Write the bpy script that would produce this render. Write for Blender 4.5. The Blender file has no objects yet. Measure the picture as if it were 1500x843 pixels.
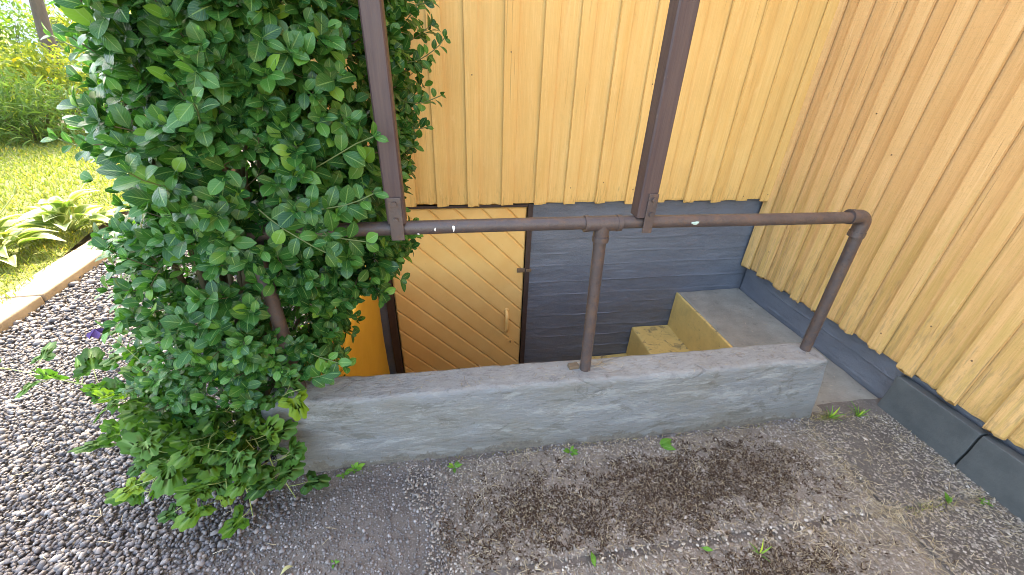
import bpy, bmesh, math, random
import numpy as np
from mathutils import Vector, Matrix, noise

R = math.radians
rnd = random.Random(7)
rng = np.random.default_rng(11)
scene = bpy.context.scene
col = scene.collection

# ------------------------------------------------------------------ camera
cam_d = bpy.data.cameras.new('camera')
cam = bpy.data.objects.new('camera', cam_d); col.objects.link(cam)
cr = Vector((0.98812752, -0.15042548, 0.0312438))
cu = Vector((0.04770401, 0.49371361, 0.86831515))
cf = Vector((0.14604221, 0.85651564, -0.49502791))
m = Matrix.Identity(4)
for i in range(3):
    m[i][0] = cr[i]; m[i][1] = cu[i]; m[i][2] = -cf[i]
m[0][3], m[1][3], m[2][3] = 0.0, 0.0, 1.62
cam.matrix_world = m
cam_d.sensor_fit = 'HORIZONTAL'; cam_d.sensor_width = 36.0
cam_d.lens = 584.43 / 1500 * 36
cam_d.clip_start = 0.02; cam_d.clip_end = 2000
scene.camera = cam

# ------------------------------------------------------------------ sky, sun, exposure
SUN_AZ, SUN_EL = 20.0, 50.0          # azimuth measured from +Y towards -X
w = bpy.data.worlds.new('World'); scene.world = w; w.use_nodes = True
nt = w.node_tree; bg = nt.nodes['Background']
sky = nt.nodes.new('ShaderNodeTexSky'); sky.sky_type = 'NISHITA'; sky.sun_disc = False
sky.sun_elevation = R(SUN_EL); sky.sun_rotation = R(-SUN_AZ)
sky.air_density = 1.0; sky.dust_density = 2.5; sky.ozone_density = 0.6
nt.links.new(sky.outputs[0], bg.inputs[0]); bg.inputs[1].default_value = 0.15
sd = bpy.data.lights.new('sun', 'SUN'); so = bpy.data.objects.new('sun', sd); col.objects.link(so)
sd.energy = 2.0; sd.angle = R(0.53); sd.color = (1.0, 0.95, 0.86)
sdir = Vector((-math.sin(R(SUN_AZ)) * math.cos(R(SUN_EL)), math.cos(R(SUN_AZ)) * math.cos(R(SUN_EL)), math.sin(R(SUN_EL))))
so.rotation_euler = sdir.to_track_quat('Z', 'Y').to_euler()
so.location = (-4, 10, 12)
scene.view_settings.view_transform = 'Standard'
scene.view_settings.look = 'None'
scene.view_settings.gamma = 1.0
scene.view_settings.use_curve_mapping = False
scene.view_settings.exposure = 3.22
scene.view_settings.use_white_balance = True          # balanced for the open shade
scene.view_settings.white_balance_temperature = 7600
scene.view_settings.white_balance_tint = 8.0
scene.render.engine = 'CYCLES'
scene.cycles.use_denoising = True
scene.cycles.pixel_filter_type = 'BLACKMAN_HARRIS'; scene.cycles.filter_width = 0.95
scene.cycles.max_bounces = 6
scene.cycles.diffuse_bounces = 4
scene.cycles.glossy_bounces = 2
scene.cycles.use_adaptive_sampling = False
scene.cycles.transparent_max_bounces = 6

# ------------------------------------------------------------------ materials
MATS = {}
class NB:
    """small node-graph helper"""
    def __init__(s, name):
        s.m = bpy.data.materials.new(name); s.m.use_nodes = True
        s.t = s.m.node_tree; s.b = s.t.nodes['Principled BSDF']; s.out = s.t.nodes['Material Output']
        s.geo = s.t.nodes.new('ShaderNodeNewGeometry')
        MATS[name] = s.m
    def n(s, typ, **kw):
        x = s.t.nodes.new(typ)
        for k, v in kw.items(): setattr(x, k, v)
        return x
    def link(s, a, b): s.t.links.new(a, b)
    def setv(s, sock, v):
        if hasattr(v, 'node'): s.link(v, sock)
        else: sock.default_value = v
    def pos(s, scale=(1, 1, 1)):
        mp = s.n('ShaderNodeMapping'); mp.inputs['Scale'].default_value = scale
        s.link(s.geo.outputs['Position'], mp.inputs['Vector']); return mp.outputs[0]
    def noise(s, scale=5.0, detail=4.0, rough=0.6, vec=None, dist=0.0):
        x = s.n('ShaderNodeTexNoise'); x.inputs['Scale'].default_value = scale
        x.inputs['Detail'].default_value = detail; x.inputs['Roughness'].default_value = rough
        x.inputs['Distortion'].default_value = dist
        s.link(vec if vec is not None else s.geo.outputs['Position'], x.inputs['Vector']); return x.outputs[0]
    def voro(s, scale, vec=None, feature='F1'):
        x = s.n('ShaderNodeTexVoronoi', feature=feature); x.inputs['Scale'].default_value = scale
        s.link(vec if vec is not None else s.geo.outputs['Position'], x.inputs['Vector']); return x
    def ramp(s, fac, stops):
        x = s.n('ShaderNodeValToRGB'); s.setv(x.inputs[0], fac)
        e = x.color_ramp.elements
        while len(e) < len(stops): e.new(0.5)
        for i, (p, c) in enumerate(stops):
            e[i].position = p
            e[i].color = (c, c, c, 1) if isinstance(c, (int, float)) else (*c, 1)
        return x.outputs[0]
    def mix(s, fac, a, b, blend='MIX'):
        x = s.n('ShaderNodeMix', data_type='RGBA', blend_type=blend)
        s.setv(x.inputs[0], fac)
        for k, v in ((6, a), (7, b)):
            s.setv(x.inputs[k], v if hasattr(v, 'node') else (*v, 1))
        return x.outputs[2]
    def math(s, op, a, b=0.0, clamp=False):
        x = s.n('ShaderNodeMath', operation=op); x.use_clamp = clamp
        s.setv(x.inputs[0], a); s.setv(x.inputs[1], b); return x.outputs[0]
    def sep(s):
        x = s.n('ShaderNodeSeparateXYZ'); s.link(s.geo.outputs['Position'], x.inputs[0]); return x.outputs
    def objrand(s):
        return s.n('ShaderNodeObjectInfo').outputs['Random']
    def bump(s, h, strength=0.5, dist=0.01, prev=None):
        x = s.n('ShaderNodeBump'); x.inputs['Strength'].default_value = strength; x.inputs['Distance'].default_value = dist
        s.link(h, x.inputs['Height'])
        if prev is not None: s.link(prev, x.inputs['Normal'])
        return x.outputs[0]
    def done(s, colr, rough=0.7, normal=None, spec=None, metal=None):
        s.setv(s.b.inputs['Base Color'], colr if hasattr(colr, 'node') else (*colr, 1))
        s.setv(s.b.inputs['Roughness'], rough)
        if normal is not None: s.link(normal, s.b.inputs['Normal'])
        if spec is not None: s.b.inputs['Specular IOR Level'].default_value = spec
        if metal is not None: s.b.inputs['Metallic'].default_value = metal
        return s.m

def mat_siding(name, base, dark, rough_sawn, stain):
    b = NB(name)
    streak = b.noise(1.0, 5, 0.65, b.pos((38, 38, 1.6)))
    blotch = b.noise(3.0, 5, 0.6)
    c = b.mix(b.ramp(streak, [(0.35, 0.0), (0.72, 1.0)]), base, dark)
    c = b.mix(b.ramp(blotch, [(0.4, 0.0), (0.75, 0.55)]), c, tuple(x * y for x, y in zip(base, (0.86, 0.80, 0.72))))
    r = b.objrand()
    c = b.mix(b.math('MULTIPLY', r, 0.20), c, tuple(x * y for x, y in zip(base, (0.9, 0.78, 0.6))))
    fine = b.noise(160, 3, 0.7)
    spk = b.ramp(fine, [(0.62, 0.0), (0.72, 1.0)])
    c = b.mix(b.math('MULTIPLY', spk, 0.5 if rough_sawn else 0.22), c, tuple(x * 0.45 for x in base))
    g1 = b.noise(1.0, 3, 0.6, b.pos((210, 210, 4.5)))
    c = b.mix(b.math('MULTIPLY', b.ramp(g1, [(0.52, 0.0), (0.62, 1.0)]), 0.34 if rough_sawn else 0.22), c, tuple(x * y for x, y in zip(base, (0.74, 0.66, 0.5))))
    c = b.mix(b.math('MULTIPLY', b.ramp(g1, [(0.34, 1.0), (0.42, 0.0)]), 0.30), c, tuple(min(1.0, x * y) for x, y in zip(base, (1.12, 1.18, 1.35))))
    g5 = b.noise(75, 5, 0.8, b.pos((1, 1, 0.55)))
    c = b.mix(b.math('MULTIPLY', b.ramp(g5, [(0.58, 0.0), (0.64, 1.0)]), 0.38 if rough_sawn else 0.15), c, tuple(x * y for x, y in zip(base, (0.62, 0.55, 0.42))))
    if rough_sawn:
        g6 = b.noise(1.0, 3, 0.65, b.pos((18, 18, 190)))
        c = b.mix(b.math('MULTIPLY', b.ramp(g6, [(0.52, 0.0), (0.62, 1.0)]), 0.22), c, tuple(x * 0.72 for x in base))
    z = b.sep()[2]
    # grey weathering and green algae that creep up from the board ends
    n2 = b.noise(6.0, 6, 0.7, b.pos((1, 1, 0.35)))
    if stain:
        h = b.math('ADD', b.math('MULTIPLY', z, 0.75), b.math('MULTIPLY', n2, -1.15))
        am = b.ramp(h, [(0.0, 1.0), (0.30, 0.0)])
        h2 = b.ramp(b.math('ADD', b.math('MULTIPLY', z, 0.9), b.math('MULTIPLY', n2, -1.0)), [(0.0, 1.0), (0.07, 0.0)])
        c = b.mix(b.math('MULTIPLY', b.math('MULTIPLY', b.ramp(streak, [(0.4, 0.1), (0.6, 1.0)]), am), 0.38), c, (0.42, 0.32, 0.075))
        wo = b.noise(60, 4, 0.7, b.pos((1, 1, 0.12)))
        c = b.mix(b.math('MULTIPLY', b.ramp(wo, [(0.5, 0.0), (0.62, 1.0)]), b.math('MULTIPLY', h2, 0.40)), c, (0.26, 0.19, 0.10))
    else:
        wo = b.noise(50, 4, 0.7, b.pos((1, 1, 0.15)))
        hm = b.ramp(z, [(0.0, 0.0), (1.0, 0.0)])
        mr = b.n('ShaderNodeMapRange'); b.link(z, mr.inputs[0]); mr.inputs[1].default_value = 0.76; mr.inputs[2].default_value = 0.95
        mr.inputs[3].default_value = 1.0; mr.inputs[4].default_value = 0.0
        c = b.mix(b.math('MULTIPLY', b.ramp(wo, [(0.52, 0.0), (0.64, 1.0)]), b.math('MULTIPLY', mr.outputs[0], 0.5)), c, (0.30, 0.18, 0.055))
    gr = b.noise(1.0, 6, 0.7, b.pos((150, 150, 5)))
    nb = b.bump(gr, 0.5 if not rough_sawn else 0.6, 0.003)
    if rough_sawn:
        saw = b.noise(1.0, 3, 0.6, b.pos((12, 12, 170)))
        nb = b.bump(saw, 0.5, 0.0025, nb)
        nb = b.bump(b.noise(240, 3, 0.7), 0.5, 0.002, nb)
    ck = b.noise(1.0, 2, 0.5, b.pos((90, 90, 1.2)))
    nb = b.bump(b.ramp(ck, [(0.28, 0.0), (0.31, 1.0)]), 0.7, 0.003, nb)
    c = b.mix(b.math('MULTIPLY', b.ramp(ck, [(0.265, 1.0), (0.305, 0.0)]), 0.45), c, tuple(x * 0.35 for x in base))
    kn = b.voro(2.6, b.pos((3.2, 3.2, 0.8)))
    knot = b.ramp(b.math('ADD', kn.outputs['Distance'], b.math('MULTIPLY', b.noise(30, 4, 0.7), 0.05)), [(0.055, 1.0), (0.085, 0.0)])
    c = b.mix(b.math('MULTIPLY', knot, 0.5), c, tuple(x * 0.5 for x in base))
    nb = b.bump(knot, 0.4, 0.004, nb)
    ph = b.ramp(b.noise(11, 6, 0.75, b.pos((2.2, 2.2, 0.5))), [(0.60, 0.0), (0.68, 1.0)])
    c = b.mix(b.math('MULTIPLY', ph, 0.30), c, tuple(min(1.0, x * y) for x, y in zip(base, (1.12, 1.22, 1.5))))
    return b.done(c, b.math('ADD', b.math('MULTIPLY', blotch, 0.25), 0.5), nb, 0.18)

OCH = (0.68, 0.385, 0.095)
mat_siding('siding_back', (0.84, 0.555, 0.212), (0.78, 0.480, 0.155), False, False)
mat_siding('siding_right', (0.75, 0.462, 0.205), (0.68, 0.395, 0.160), True, True)

b = NB('door_paint')
bl = b.noise(4, 5, 0.6)
c = b.mix(b.ramp(bl, [(0.35, 0.0), (0.7, 1.0)]), (0.86, 0.55, 0.20), (0.80, 0.47, 0.155))
c = b.mix(b.math('MULTIPLY', b.ramp(b.noise(55, 5, 0.75), [(0.66, 0.0), (0.72, 1.0)]), 0.5), c, (0.30, 0.15, 0.04))
nb = b.bump(b.noise(1.0, 5, 0.6, b.pos((70, 70, 70))), 0.25, 0.002)
b.done(c, 0.42, nb, 0.45)

b = NB('yellow_render')
bl = b.noise(5, 6, 0.65)
c = b.mix(b.ramp(bl, [(0.3, 0.0), (0.75, 1.0)]), (0.84, 0.53, 0.085), (0.76, 0.45, 0.065))
b.done(c, 0.6, b.bump(b.noise(30, 5, 0.7), 0.5, 0.01), 0.3)

b = NB('step_paint')
bl = b.noise(7, 6, 0.7)
c = b.mix(b.ramp(bl, [(0.35, 0.0), (0.7, 1.0)]), (0.72, 0.50, 0.17), (0.60, 0.41, 0.14))
cr_ = b.voro(9, b.pos((1, 1, 1)), 'DISTANCE_TO_EDGE')
nw = b.noise(14, 5, 0.7)
upm = b.n('ShaderNodeSeparateXYZ'); b.link(b.geo.outputs['Normal'], upm.inputs[0])
crk = b.ramp(b.noise(11, 8, 0.82, None, 0.8), [(0.52, 0.0), (0.60, 1.0)])
c = b.mix(b.math('MULTIPLY', b.math('MULTIPLY', crk, b.ramp(upm.outputs[2], [(0.4, 0.15), (0.8, 1.0)])), 0.75), c, (0.14, 0.11, 0.075))
c = b.mix(b.math('MULTIPLY', b.ramp(b.noise(30, 5, 0.8), [(0.6, 0.0), (0.7, 1.0)]), 0.5), c, (0.12, 0.09, 0.05))
b.done(c, 0.75, b.bump(b.noise(40, 6, 0.75), 0.7, 0.008), 0.3)

b = NB('blue_wall')
bl = b.noise(3.5, 6, 0.65, b.pos((0.6, 1, 1.6)))
c = b.mix(b.ramp(bl, [(0.3, 0.0), (0.72, 1.0)]), (0.118, 0.131, 0.162), (0.162, 0.177, 0.208))
c = b.mix(b.math('MULTIPLY', b.ramp(b.noise(60, 4, 0.8), [(0.66, 0.0), (0.70, 1.0)]), 0.5), c, (0.30, 0.32, 0.34))
c = b.mix(b.math('MULTIPLY', b.ramp(b.noise(1, 6, 0.8, b.pos((9, 9, 55))), [(0.56, 0.0), (0.62, 1.0)]), 0.4), c, (0.085, 0.095, 0.12))
c = b.mix(b.math('MULTIPLY', b.ramp(b.noise(120, 4, 0.8), [(0.30, 1.0), (0.38, 0.0)]), 0.5), c, (0.07, 0.078, 0.10))
b.done(c, 0.52, b.bump(b.noise(26, 7, 0.72, b.pos((0.6, 1, 1.5))), 0.65, 0.012, b.bump(b.noise(140, 3, 0.7), 0.3, 0.003)), 0.45)

b = NB('curb_paint')
bl = b.noise(2.6, 6, 0.62, b.pos((0.7, 1, 1.4)))
c = b.mix(b.ramp(bl, [(0.42, 0.0), (0.56, 1.0)]), (0.265, 0.270, 0.252), (0.272, 0.290, 0.302))
c = b.mix(b.ramp(b.noise(8, 7, 0.75, b.pos((0.45, 1, 1.5)), 0.6), [(0.53, 0.0), (0.59, 0.7)]), c, (0.41, 0.43, 0.43))
c = b.mix(b.math('MULTIPLY', b.ramp(b.noise(6, 7, 0.78, b.pos((0.6, 1, 1.3)), 0.8), [(0.55, 0.0), (0.60, 1.0)]), 0.6), c, (0.145, 0.147, 0.125))
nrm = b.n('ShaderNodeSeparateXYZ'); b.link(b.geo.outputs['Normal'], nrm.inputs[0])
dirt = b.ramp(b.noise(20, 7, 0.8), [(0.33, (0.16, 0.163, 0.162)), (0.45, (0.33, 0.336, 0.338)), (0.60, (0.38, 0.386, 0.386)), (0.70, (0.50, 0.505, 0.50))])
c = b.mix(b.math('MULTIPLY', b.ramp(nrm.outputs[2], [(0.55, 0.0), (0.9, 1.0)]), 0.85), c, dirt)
# brushed scuffs, worn arrises, chipped foot
c = b.mix(b.math('MULTIPLY', b.ramp(b.noise(1, 6, 0.8, b.pos((14, 60, 90))), [(0.56, 0.0), (0.60, 1.0)]), 0.45), c, (0.36, 0.38, 0.385))
c = b.mix(b.math('MULTIPLY', b.ramp(b.noise(1, 6, 0.8, b.pos((10, 70, 70))), [(0.36, 1.0), (0.41, 0.0)]), 0.5), c, (0.12, 0.122, 0.11))
c = b.mix(b.math('MULTIPLY', b.ramp(b.math('ADD', b.geo.outputs['Pointiness'], b.math('MULTIPLY', b.noise(16, 5, 0.7), 0.05)), [(0.535, 0.0), (0.565, 1.0)]), 0.55), c, (0.30, 0.325, 0.34))
zz = b.sep()[2]
base_h = b.math('ADD', zz, b.math('MULTIPLY', b.ramp(b.noise(7, 7, 0.78, b.pos((1, 1, 0.6))), [(0.38, 0.0), (0.72, 1.0)]), -0.11))
c = b.mix(b.math('MULTIPLY', b.ramp(base_h, [(0.0, 1.0), (0.008, 0.0)]), 0.8), c, b.ramp(b.noise(40, 5, 0.8), [(0.4, (0.13, 0.115, 0.095)), (0.6, (0.27, 0.245, 0.205))]))
c = b.mix(b.math('MULTIPLY', b.ramp(b.noise(48, 5, 0.8), [(0.66, 0.0), (0.70, 1.0)]), 0.6), c, (0.34, 0.34, 0.32))
spl = b.math('ADD', zz, b.math('MULTIPLY', b.noise(5, 7, 0.8, b.pos((1, 1, 0.4))), -0.16))
c = b.mix(b.math('MULTIPLY', b.ramp(spl, [(0.0, 1.0), (0.05, 0.0)]), 0.30), c, (0.135, 0.125, 0.105))
pit = b.ramp(b.noise(210, 3, 0.8), [(0.27, 1.0), (0.34, 0.0)])
c = b.mix(b.math('MULTIPLY', pit, 0.65), c, (0.07, 0.068, 0.06))
chip = b.ramp(b.noise(13, 7, 0.82), [(0.645, 0.0), (0.66, 1.0)])
c = b.mix(b.math('MULTIPLY', chip, 0.7), c, (0.36, 0.345, 0.31))
vo = b.voro(2.3, b.pos((0.7, 1, 1.6)), 'DISTANCE_TO_EDGE')
wr = b.math('ADD', vo.outputs['Distance'], b.math('MULTIPLY', b.noise(11, 6, 0.75), 0.10))
crack = b.math('MULTIPLY', b.ramp(wr, [(0.047, 1.0), (0.053, 0.0)]), b.ramp(b.noise(2.1, 2, 0.5), [(0.48, 0.0), (0.56, 1.0)]))
c = b.mix(b.math('MULTIPLY', crack, 0.30), c, (0.06, 0.062, 0.06))
nb = b.bump(b.noise(22, 7, 0.78, b.pos((0.45, 1, 1.4))), 1.0, 0.022, b.bump(b.noise(95, 5, 0.85), 0.9, 0.006))
nb = b.bump(crack, 0.6, -0.006, nb)
b.done(c, b.math('ADD', b.math('MULTIPLY', bl, 0.3), 0.34), nb, 0.45)

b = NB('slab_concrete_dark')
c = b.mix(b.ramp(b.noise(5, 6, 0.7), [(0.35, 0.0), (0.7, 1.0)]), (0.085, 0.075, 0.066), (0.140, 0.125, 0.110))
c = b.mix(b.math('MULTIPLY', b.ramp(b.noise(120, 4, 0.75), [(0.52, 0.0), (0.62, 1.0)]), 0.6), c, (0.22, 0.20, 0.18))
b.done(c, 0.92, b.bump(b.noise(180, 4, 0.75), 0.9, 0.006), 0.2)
b = NB('landing_concrete')
bl = b.noise(5, 7, 0.7)
c = b.mix(b.ramp(bl, [(0.35, 0.0), (0.7, 1.0)]), (0.23, 0.215, 0.185), (0.33, 0.31, 0.265))
c = b.mix(b.math('MULTIPLY', b.ramp(b.noise(90, 4, 0.8), [(0.6, 0.0), (0.7, 1.0)]), 0.6), c, (0.38, 0.37, 0.34))
c = b.mix(b.math('MULTIPLY', b.ramp(b.noise(22, 5, 0.8), [(0.58, 0.0), (0.7, 1.0)]), 0.5), c, (0.07, 0.065, 0.05))
b.done(c, 0.85, b.bump(b.noise(70, 6, 0.75), 0.8, 0.006), 0.25)

b = NB('dark_slab')
bl = b.noise(6, 6, 0.7)
c = b.mix(b.ramp(bl, [(0.35, 0.0), (0.7, 1.0)]), (0.062, 0.069, 0.072), (0.096, 0.103, 0.104))
c = b.mix(b.math('MULTIPLY', b.ramp(b.noise(70, 4, 0.8), [(0.66, 0.0), (0.72, 1.0)]), 0.35), c, (0.18, 0.18, 0.17))
b.done(c, 0.68, b.bump(b.noise(55, 6, 0.75), 0.5, 0.005), 0.35)

b = NB('pipe_paint')
bl = b.noise(9, 6, 0.7)
c = b.mix(b.ramp(bl, [(0.4, 0.0), (0.66, 1.0)]), (0.062, 0.049, 0.050), (0.092, 0.068, 0.062))
rust = b.ramp(b.noise(17, 8, 0.82), [(0.50, 0.0), (0.60, 1.0)])
c = b.mix(b.math('MULTIPLY', rust, 0.6), c, (0.135, 0.078, 0.048))
c = b.mix(b.math('MULTIPLY', b.ramp(b.noise(60, 6, 0.8), [(0.58, 0.0), (0.64, 1.0)]), 0.6), c, (0.035, 0.024, 0.022))
c = b.mix(b.math('MULTIPLY', b.ramp(b.noise(75, 3, 0.7), [(0.72, 0.0), (0.75, 1.0)]), 0.6), c, (0.30, 0.27, 0.22))
b.done(c, b.math('ADD', b.math('MULTIPLY', rust, 0.3), 0.28), b.bump(b.noise(70, 6, 0.8), 0.6, 0.004), 0.5)

b = NB('post_paint')
st = b.noise(1.0, 5, 0.65, b.pos((60, 60, 3)))
c = b.mix(b.ramp(st, [(0.35, 0.0), (0.7, 1.0)]), (0.062, 0.040, 0.042), (0.092, 0.062, 0.056))
c = b.mix(b.math('MULTIPLY', b.ramp(b.noise(45, 5, 0.8, b.pos((1, 1, 0.4))), [(0.66, 0.0), (0.72, 1.0)]), 0.55), c, (0.17, 0.12, 0.085))
b.done(c, 0.5, b.bump(b.noise(1.0, 5, 0.7, b.pos((140, 140, 8))), 0.5, 0.003), 0.4)

b = NB('frame_paint')
b.done(b.mix(b.noise(20, 5, 0.7), (0.035, 0.022, 0.020), (0.075, 0.046, 0.036)), 0.55, b.bump(b.noise(60, 5, 0.7), 0.4, 0.004), 0.4)
b = NB('rust_metal')
b.done(b.mix(b.noise(60, 5, 0.8), (0.12, 0.075, 0.045), (0.30, 0.20, 0.12)), 0.6, b.bump(b.noise(120, 4, 0.7), 0.5, 0.002), 0.5, 0.3)
b = NB('nail_head'); b.done((0.16, 0.09, 0.04), 0.6)
b = NB('dark_hole'); b.done((0.012, 0.01, 0.008), 0.8)
b = NB('paint_drip'); b.done((0.75, 0.74, 0.70), 0.5)
b = NB('verdigris'); b.done(b.mix(b.noise(90, 4, 0.7), (0.30, 0.48, 0.42), (0.5, 0.6, 0.55)), 0.7)
b = NB('weathered_wood')
b.done(b.mix(b.noise(1, 5, 0.7, b.pos((20, 120, 120))), (0.10, 0.07, 0.045), (0.20, 0.15, 0.10)), 0.8, b.bump(b.noise(1, 5, 0.7, b.pos((30, 200, 200))), 0.6, 0.003))

b = NB('soil')
bl = b.noise(4, 6, 0.7)
c = b.mix(b.ramp(bl, [(0.35, 0.0), (0.7, 1.0)]), (0.110, 0.094, 0.082), (0.190, 0.168, 0.150))
v = b.voro(130)
c = b.mix(b.math('MULTIPLY', b.ramp(b.noise(130, 3, 0.6), [(0.55, 0.0), (0.68, 1.0)]), 0.6), c, (0.30, 0.28, 0.265))
b.done(c, 0.95, b.bump(b.noise(150, 4, 0.75), 0.8, 0.006), 0.15)

b = NB('slab_concrete')
bl = b.noise(3.2, 6, 0.7)
c = b.mix(b.ramp(bl, [(0.35, 0.0), (0.7, 1.0)]), (0.160, 0.134, 0.110), (0.25, 0.214, 0.178))
c = b.mix(b.math('MULTIPLY', b.ramp(b.noise(120, 4, 0.75), [(0.5, 0.0), (0.66, 1.0)]), 0.7), c, (0.32, 0.295, 0.27))
c = b.mix(b.math('MULTIPLY', b.ramp(b.noise(28, 6, 0.8), [(0.52, 0.0), (0.66, 1.0)]), 0.75), c, (0.055, 0.042, 0.034))
b.done(c, 0.92, b.bump(b.noise(180, 4, 0.75), 0.9, 0.006), 0.2)

def stone_mat(name, stops, rough=0.75):
    b = NB(name)
    ri = b.geo.outputs['Random Per Island']
    c = b.ramp(ri, stops)
    c = b.mix(b.math('MULTIPLY', b.ramp(b.noise(90, 5, 0.7), [(0.45, 0.0), (0.75, 1.0)]), 0.4), c, (0.30, 0.28, 0.275))
    b.done(c, rough, b.bump(b.noise(160, 4, 0.7), 0.4, 0.002), 0.35)
stone_mat('gravel_stone', [(0.0, (0.050, 0.046, 0.052)), (0.35, (0.105, 0.098, 0.105)), (0.6, (0.148, 0.138, 0.141)), (0.85, (0.195, 0.168, 0.160)), (0.97, (0.33, 0.31, 0.30))], 0.62)
stone_mat('fine_pebble', [(0.0, (0.115, 0.098, 0.082)), (0.4, (0.215, 0.186, 0.156)), (0.75, (0.30, 0.265, 0.225)), (0.93, (0.36, 0.32, 0.275)), (1.0, (0.48, 0.455, 0.42))], 0.8)
stone_mat('dark_pebble', [(0.0, (0.085, 0.078, 0.078)), (0.5, (0.145, 0.132, 0.13)), (0.85, (0.21, 0.195, 0.19)), (1.0, (0.36, 0.34, 0.33))], 0.75)

b = NB('kerb_concrete')
c = b.mix(b.ramp(b.noise(6, 6, 0.7), [(0.35, 0.0), (0.7, 1.0)]), (0.26, 0.205, 0.145), (0.36, 0.29, 0.21))
b.done(c, 0.9, b.bump(b.noise(50, 6, 0.75), 0.6, 0.008), 0.2)
b = NB('edging_stone')
b.done(b.mix(b.noise(14, 6, 0.75), (0.045, 0.042, 0.042), (0.11, 0.105, 0.10)), 0.85, b.bump(b.noise(40, 6, 0.75), 0.8, 0.01), 0.3)
b = NB('lawn_soil'); b.done(b.mix(b.noise(9, 5, 0.7), (0.11, 0.13, 0.03), (0.20, 0.20, 0.06)), 0.95)

def leaf_mat(name, lo, hi, rib, trans=0.3, rough=0.38, spec=0.5, obj=False, edge=None, tint=(1.5, 1.6, 0.7), veins=0.20):
    b = NB(name)
    ri = b.objrand() if obj else b.geo.outputs['Random Per Island']
    c = b.ramp(ri, [(0.0, lo), (0.80, hi), (0.95, tuple(x * y for x, y in zip(hi, (1.6, 1.35, 1.1)))), (1.0, tuple(x * y for x, y in zip(hi, (3.0, 1.8, 1.2))))])
    uv = b.n('ShaderNodeUVMap'); uv.uv_map = 'UVMap'
    sp = b.n('ShaderNodeSeparateXYZ'); b.link(uv.outputs[0], sp.inputs[0])
    au = b.math('ABSOLUTE', b.math('SUBTRACT', sp.outputs[0], 0.5))
    # side veins rise towards the edge from the midrib
    vv = b.math('SINE', b.math('MULTIPLY', b.math('SUBTRACT', sp.outputs[1], b.math('MULTIPLY', au, 0.7)), 42.0))
    if edge is not None:
        c = b.mix(b.ramp(au, [(0.30, 0.0), (0.36, 1.0)]), c, edge)
    mid = b.ramp(au, [(0.018, 1.0), (0.05, 0.0)])
    c = b.mix(b.math('MULTIPLY', b.ramp(vv, [(0.80, 0.0), (1.0, 1.0)]), veins), c, rib)
    c = b.mix(b.math('MULTIPLY', mid, 0.7), c, rib)
    nb = b.bump(b.math('ADD', b.math('MULTIPLY', b.ramp(vv, [(0.0, 0.0), (1.0, 1.0)]), -0.35 if veins > 0 else 0.0), b.math('MULTIPLY', mid, -1.0)), 0.35, 0.0015)
    nb = b.bump(b.noise(90, 3, 0.6), 0.25, 0.002, nb)
    b.done(c, rough, nb, spec)
    tr = b.n('ShaderNodeBsdfTranslucent')
    tc = b.mix(1.0, c, tint, 'MULTIPLY'); b.link(tc, tr.inputs[0]); b.link(nb, tr.inputs['Normal'])
    ms = b.n('ShaderNodeMixShader'); ms.inputs[0].default_value = trans
    b.link(b.b.outputs[0], ms.inputs[1]); b.link(tr.outputs[0], ms.inputs[2]); b.link(ms.outputs[0], b.out.inputs[0])
    return b.m
leaf_mat('bush_leaf', (0.014, 0.075, 0.020), (0.052, 0.175, 0.034), (0.18, 0.33, 0.10), 0.30, 0.27, 0.36)
leaf_mat('bush_leaf_single', (0.018, 0.085, 0.024), (0.060, 0.190, 0.036), (0.20, 0.36, 0.11), 0.30, 0.27, 0.36, obj=True)
leaf_mat('lobed_leaf', (0.026, 0.088, 0.016), (0.070, 0.175, 0.024), (0.16, 0.28, 0.09), 0.36, 0.55, 0.3, obj=True, veins=0.0)
leaf_mat('hosta_leaf', (0.10, 0.17, 0.04), (0.17, 0.25, 0.07), (0.30, 0.36, 0.15), 0.3, 0.5, 0.35, obj=True, edge=(0.42, 0.46, 0.25))
leaf_mat('weed_leaf', (0.07, 0.20, 0.02), (0.13, 0.30, 0.035), (0.22, 0.36, 0.10), 0.35, 0.5, 0.3, obj=True)
leaf_mat('garden_leaf', (0.11, 0.17, 0.028), (0.24, 0.28, 0.045), (0.34, 0.42, 0.15), 0.42, 0.6, 0.2, tint=(1.4, 1.4, 0.6))
leaf_mat('garden_leaf_green', (0.06, 0.13, 0.028), (0.13, 0.21, 0.05), (0.28, 0.36, 0.15), 0.4, 0.6, 0.2)
leaf_mat('tree_leaf', (0.05, 0.12, 0.02), (0.10, 0.19, 0.03), (0.16, 0.24, 0.08), 0.4, 0.55, 0.3)
leaf_mat('grass_blade', (0.10, 0.15, 0.028), (0.20, 0.22, 0.055), (0.28, 0.33, 0.1), 0.35, 0.6, 0.2)
b = NB('straw'); b.done(b.ramp(b.geo.outputs['Random Per Island'], [(0.0, (0.22, 0.17, 0.10)), (0.6, (0.40, 0.33, 0.20)), (1.0, (0.58, 0.52, 0.38))]), 0.75)
b = NB('moss'); b.done(b.ramp(b.geo.outputs['Random Per Island'], [(0.0, (0.038, 0.024, 0.017)), (0.5, (0.070, 0.046, 0.032)), (0.8, (0.125, 0.092, 0.063)), (1.0, (0.28, 0.23, 0.165))]), 0.95, None, 0.1)
b = NB('bush_stem'); b.done(b.mix(b.noise(60, 4, 0.7), (0.07, 0.055, 0.03), (0.13, 0.11, 0.05)), 0.8)
b = NB('young_stem'); b.done((0.10, 0.15, 0.045), 0.6)
b = NB('green_stem'); b.done((0.26, 0.33, 0.10), 0.6)
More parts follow.
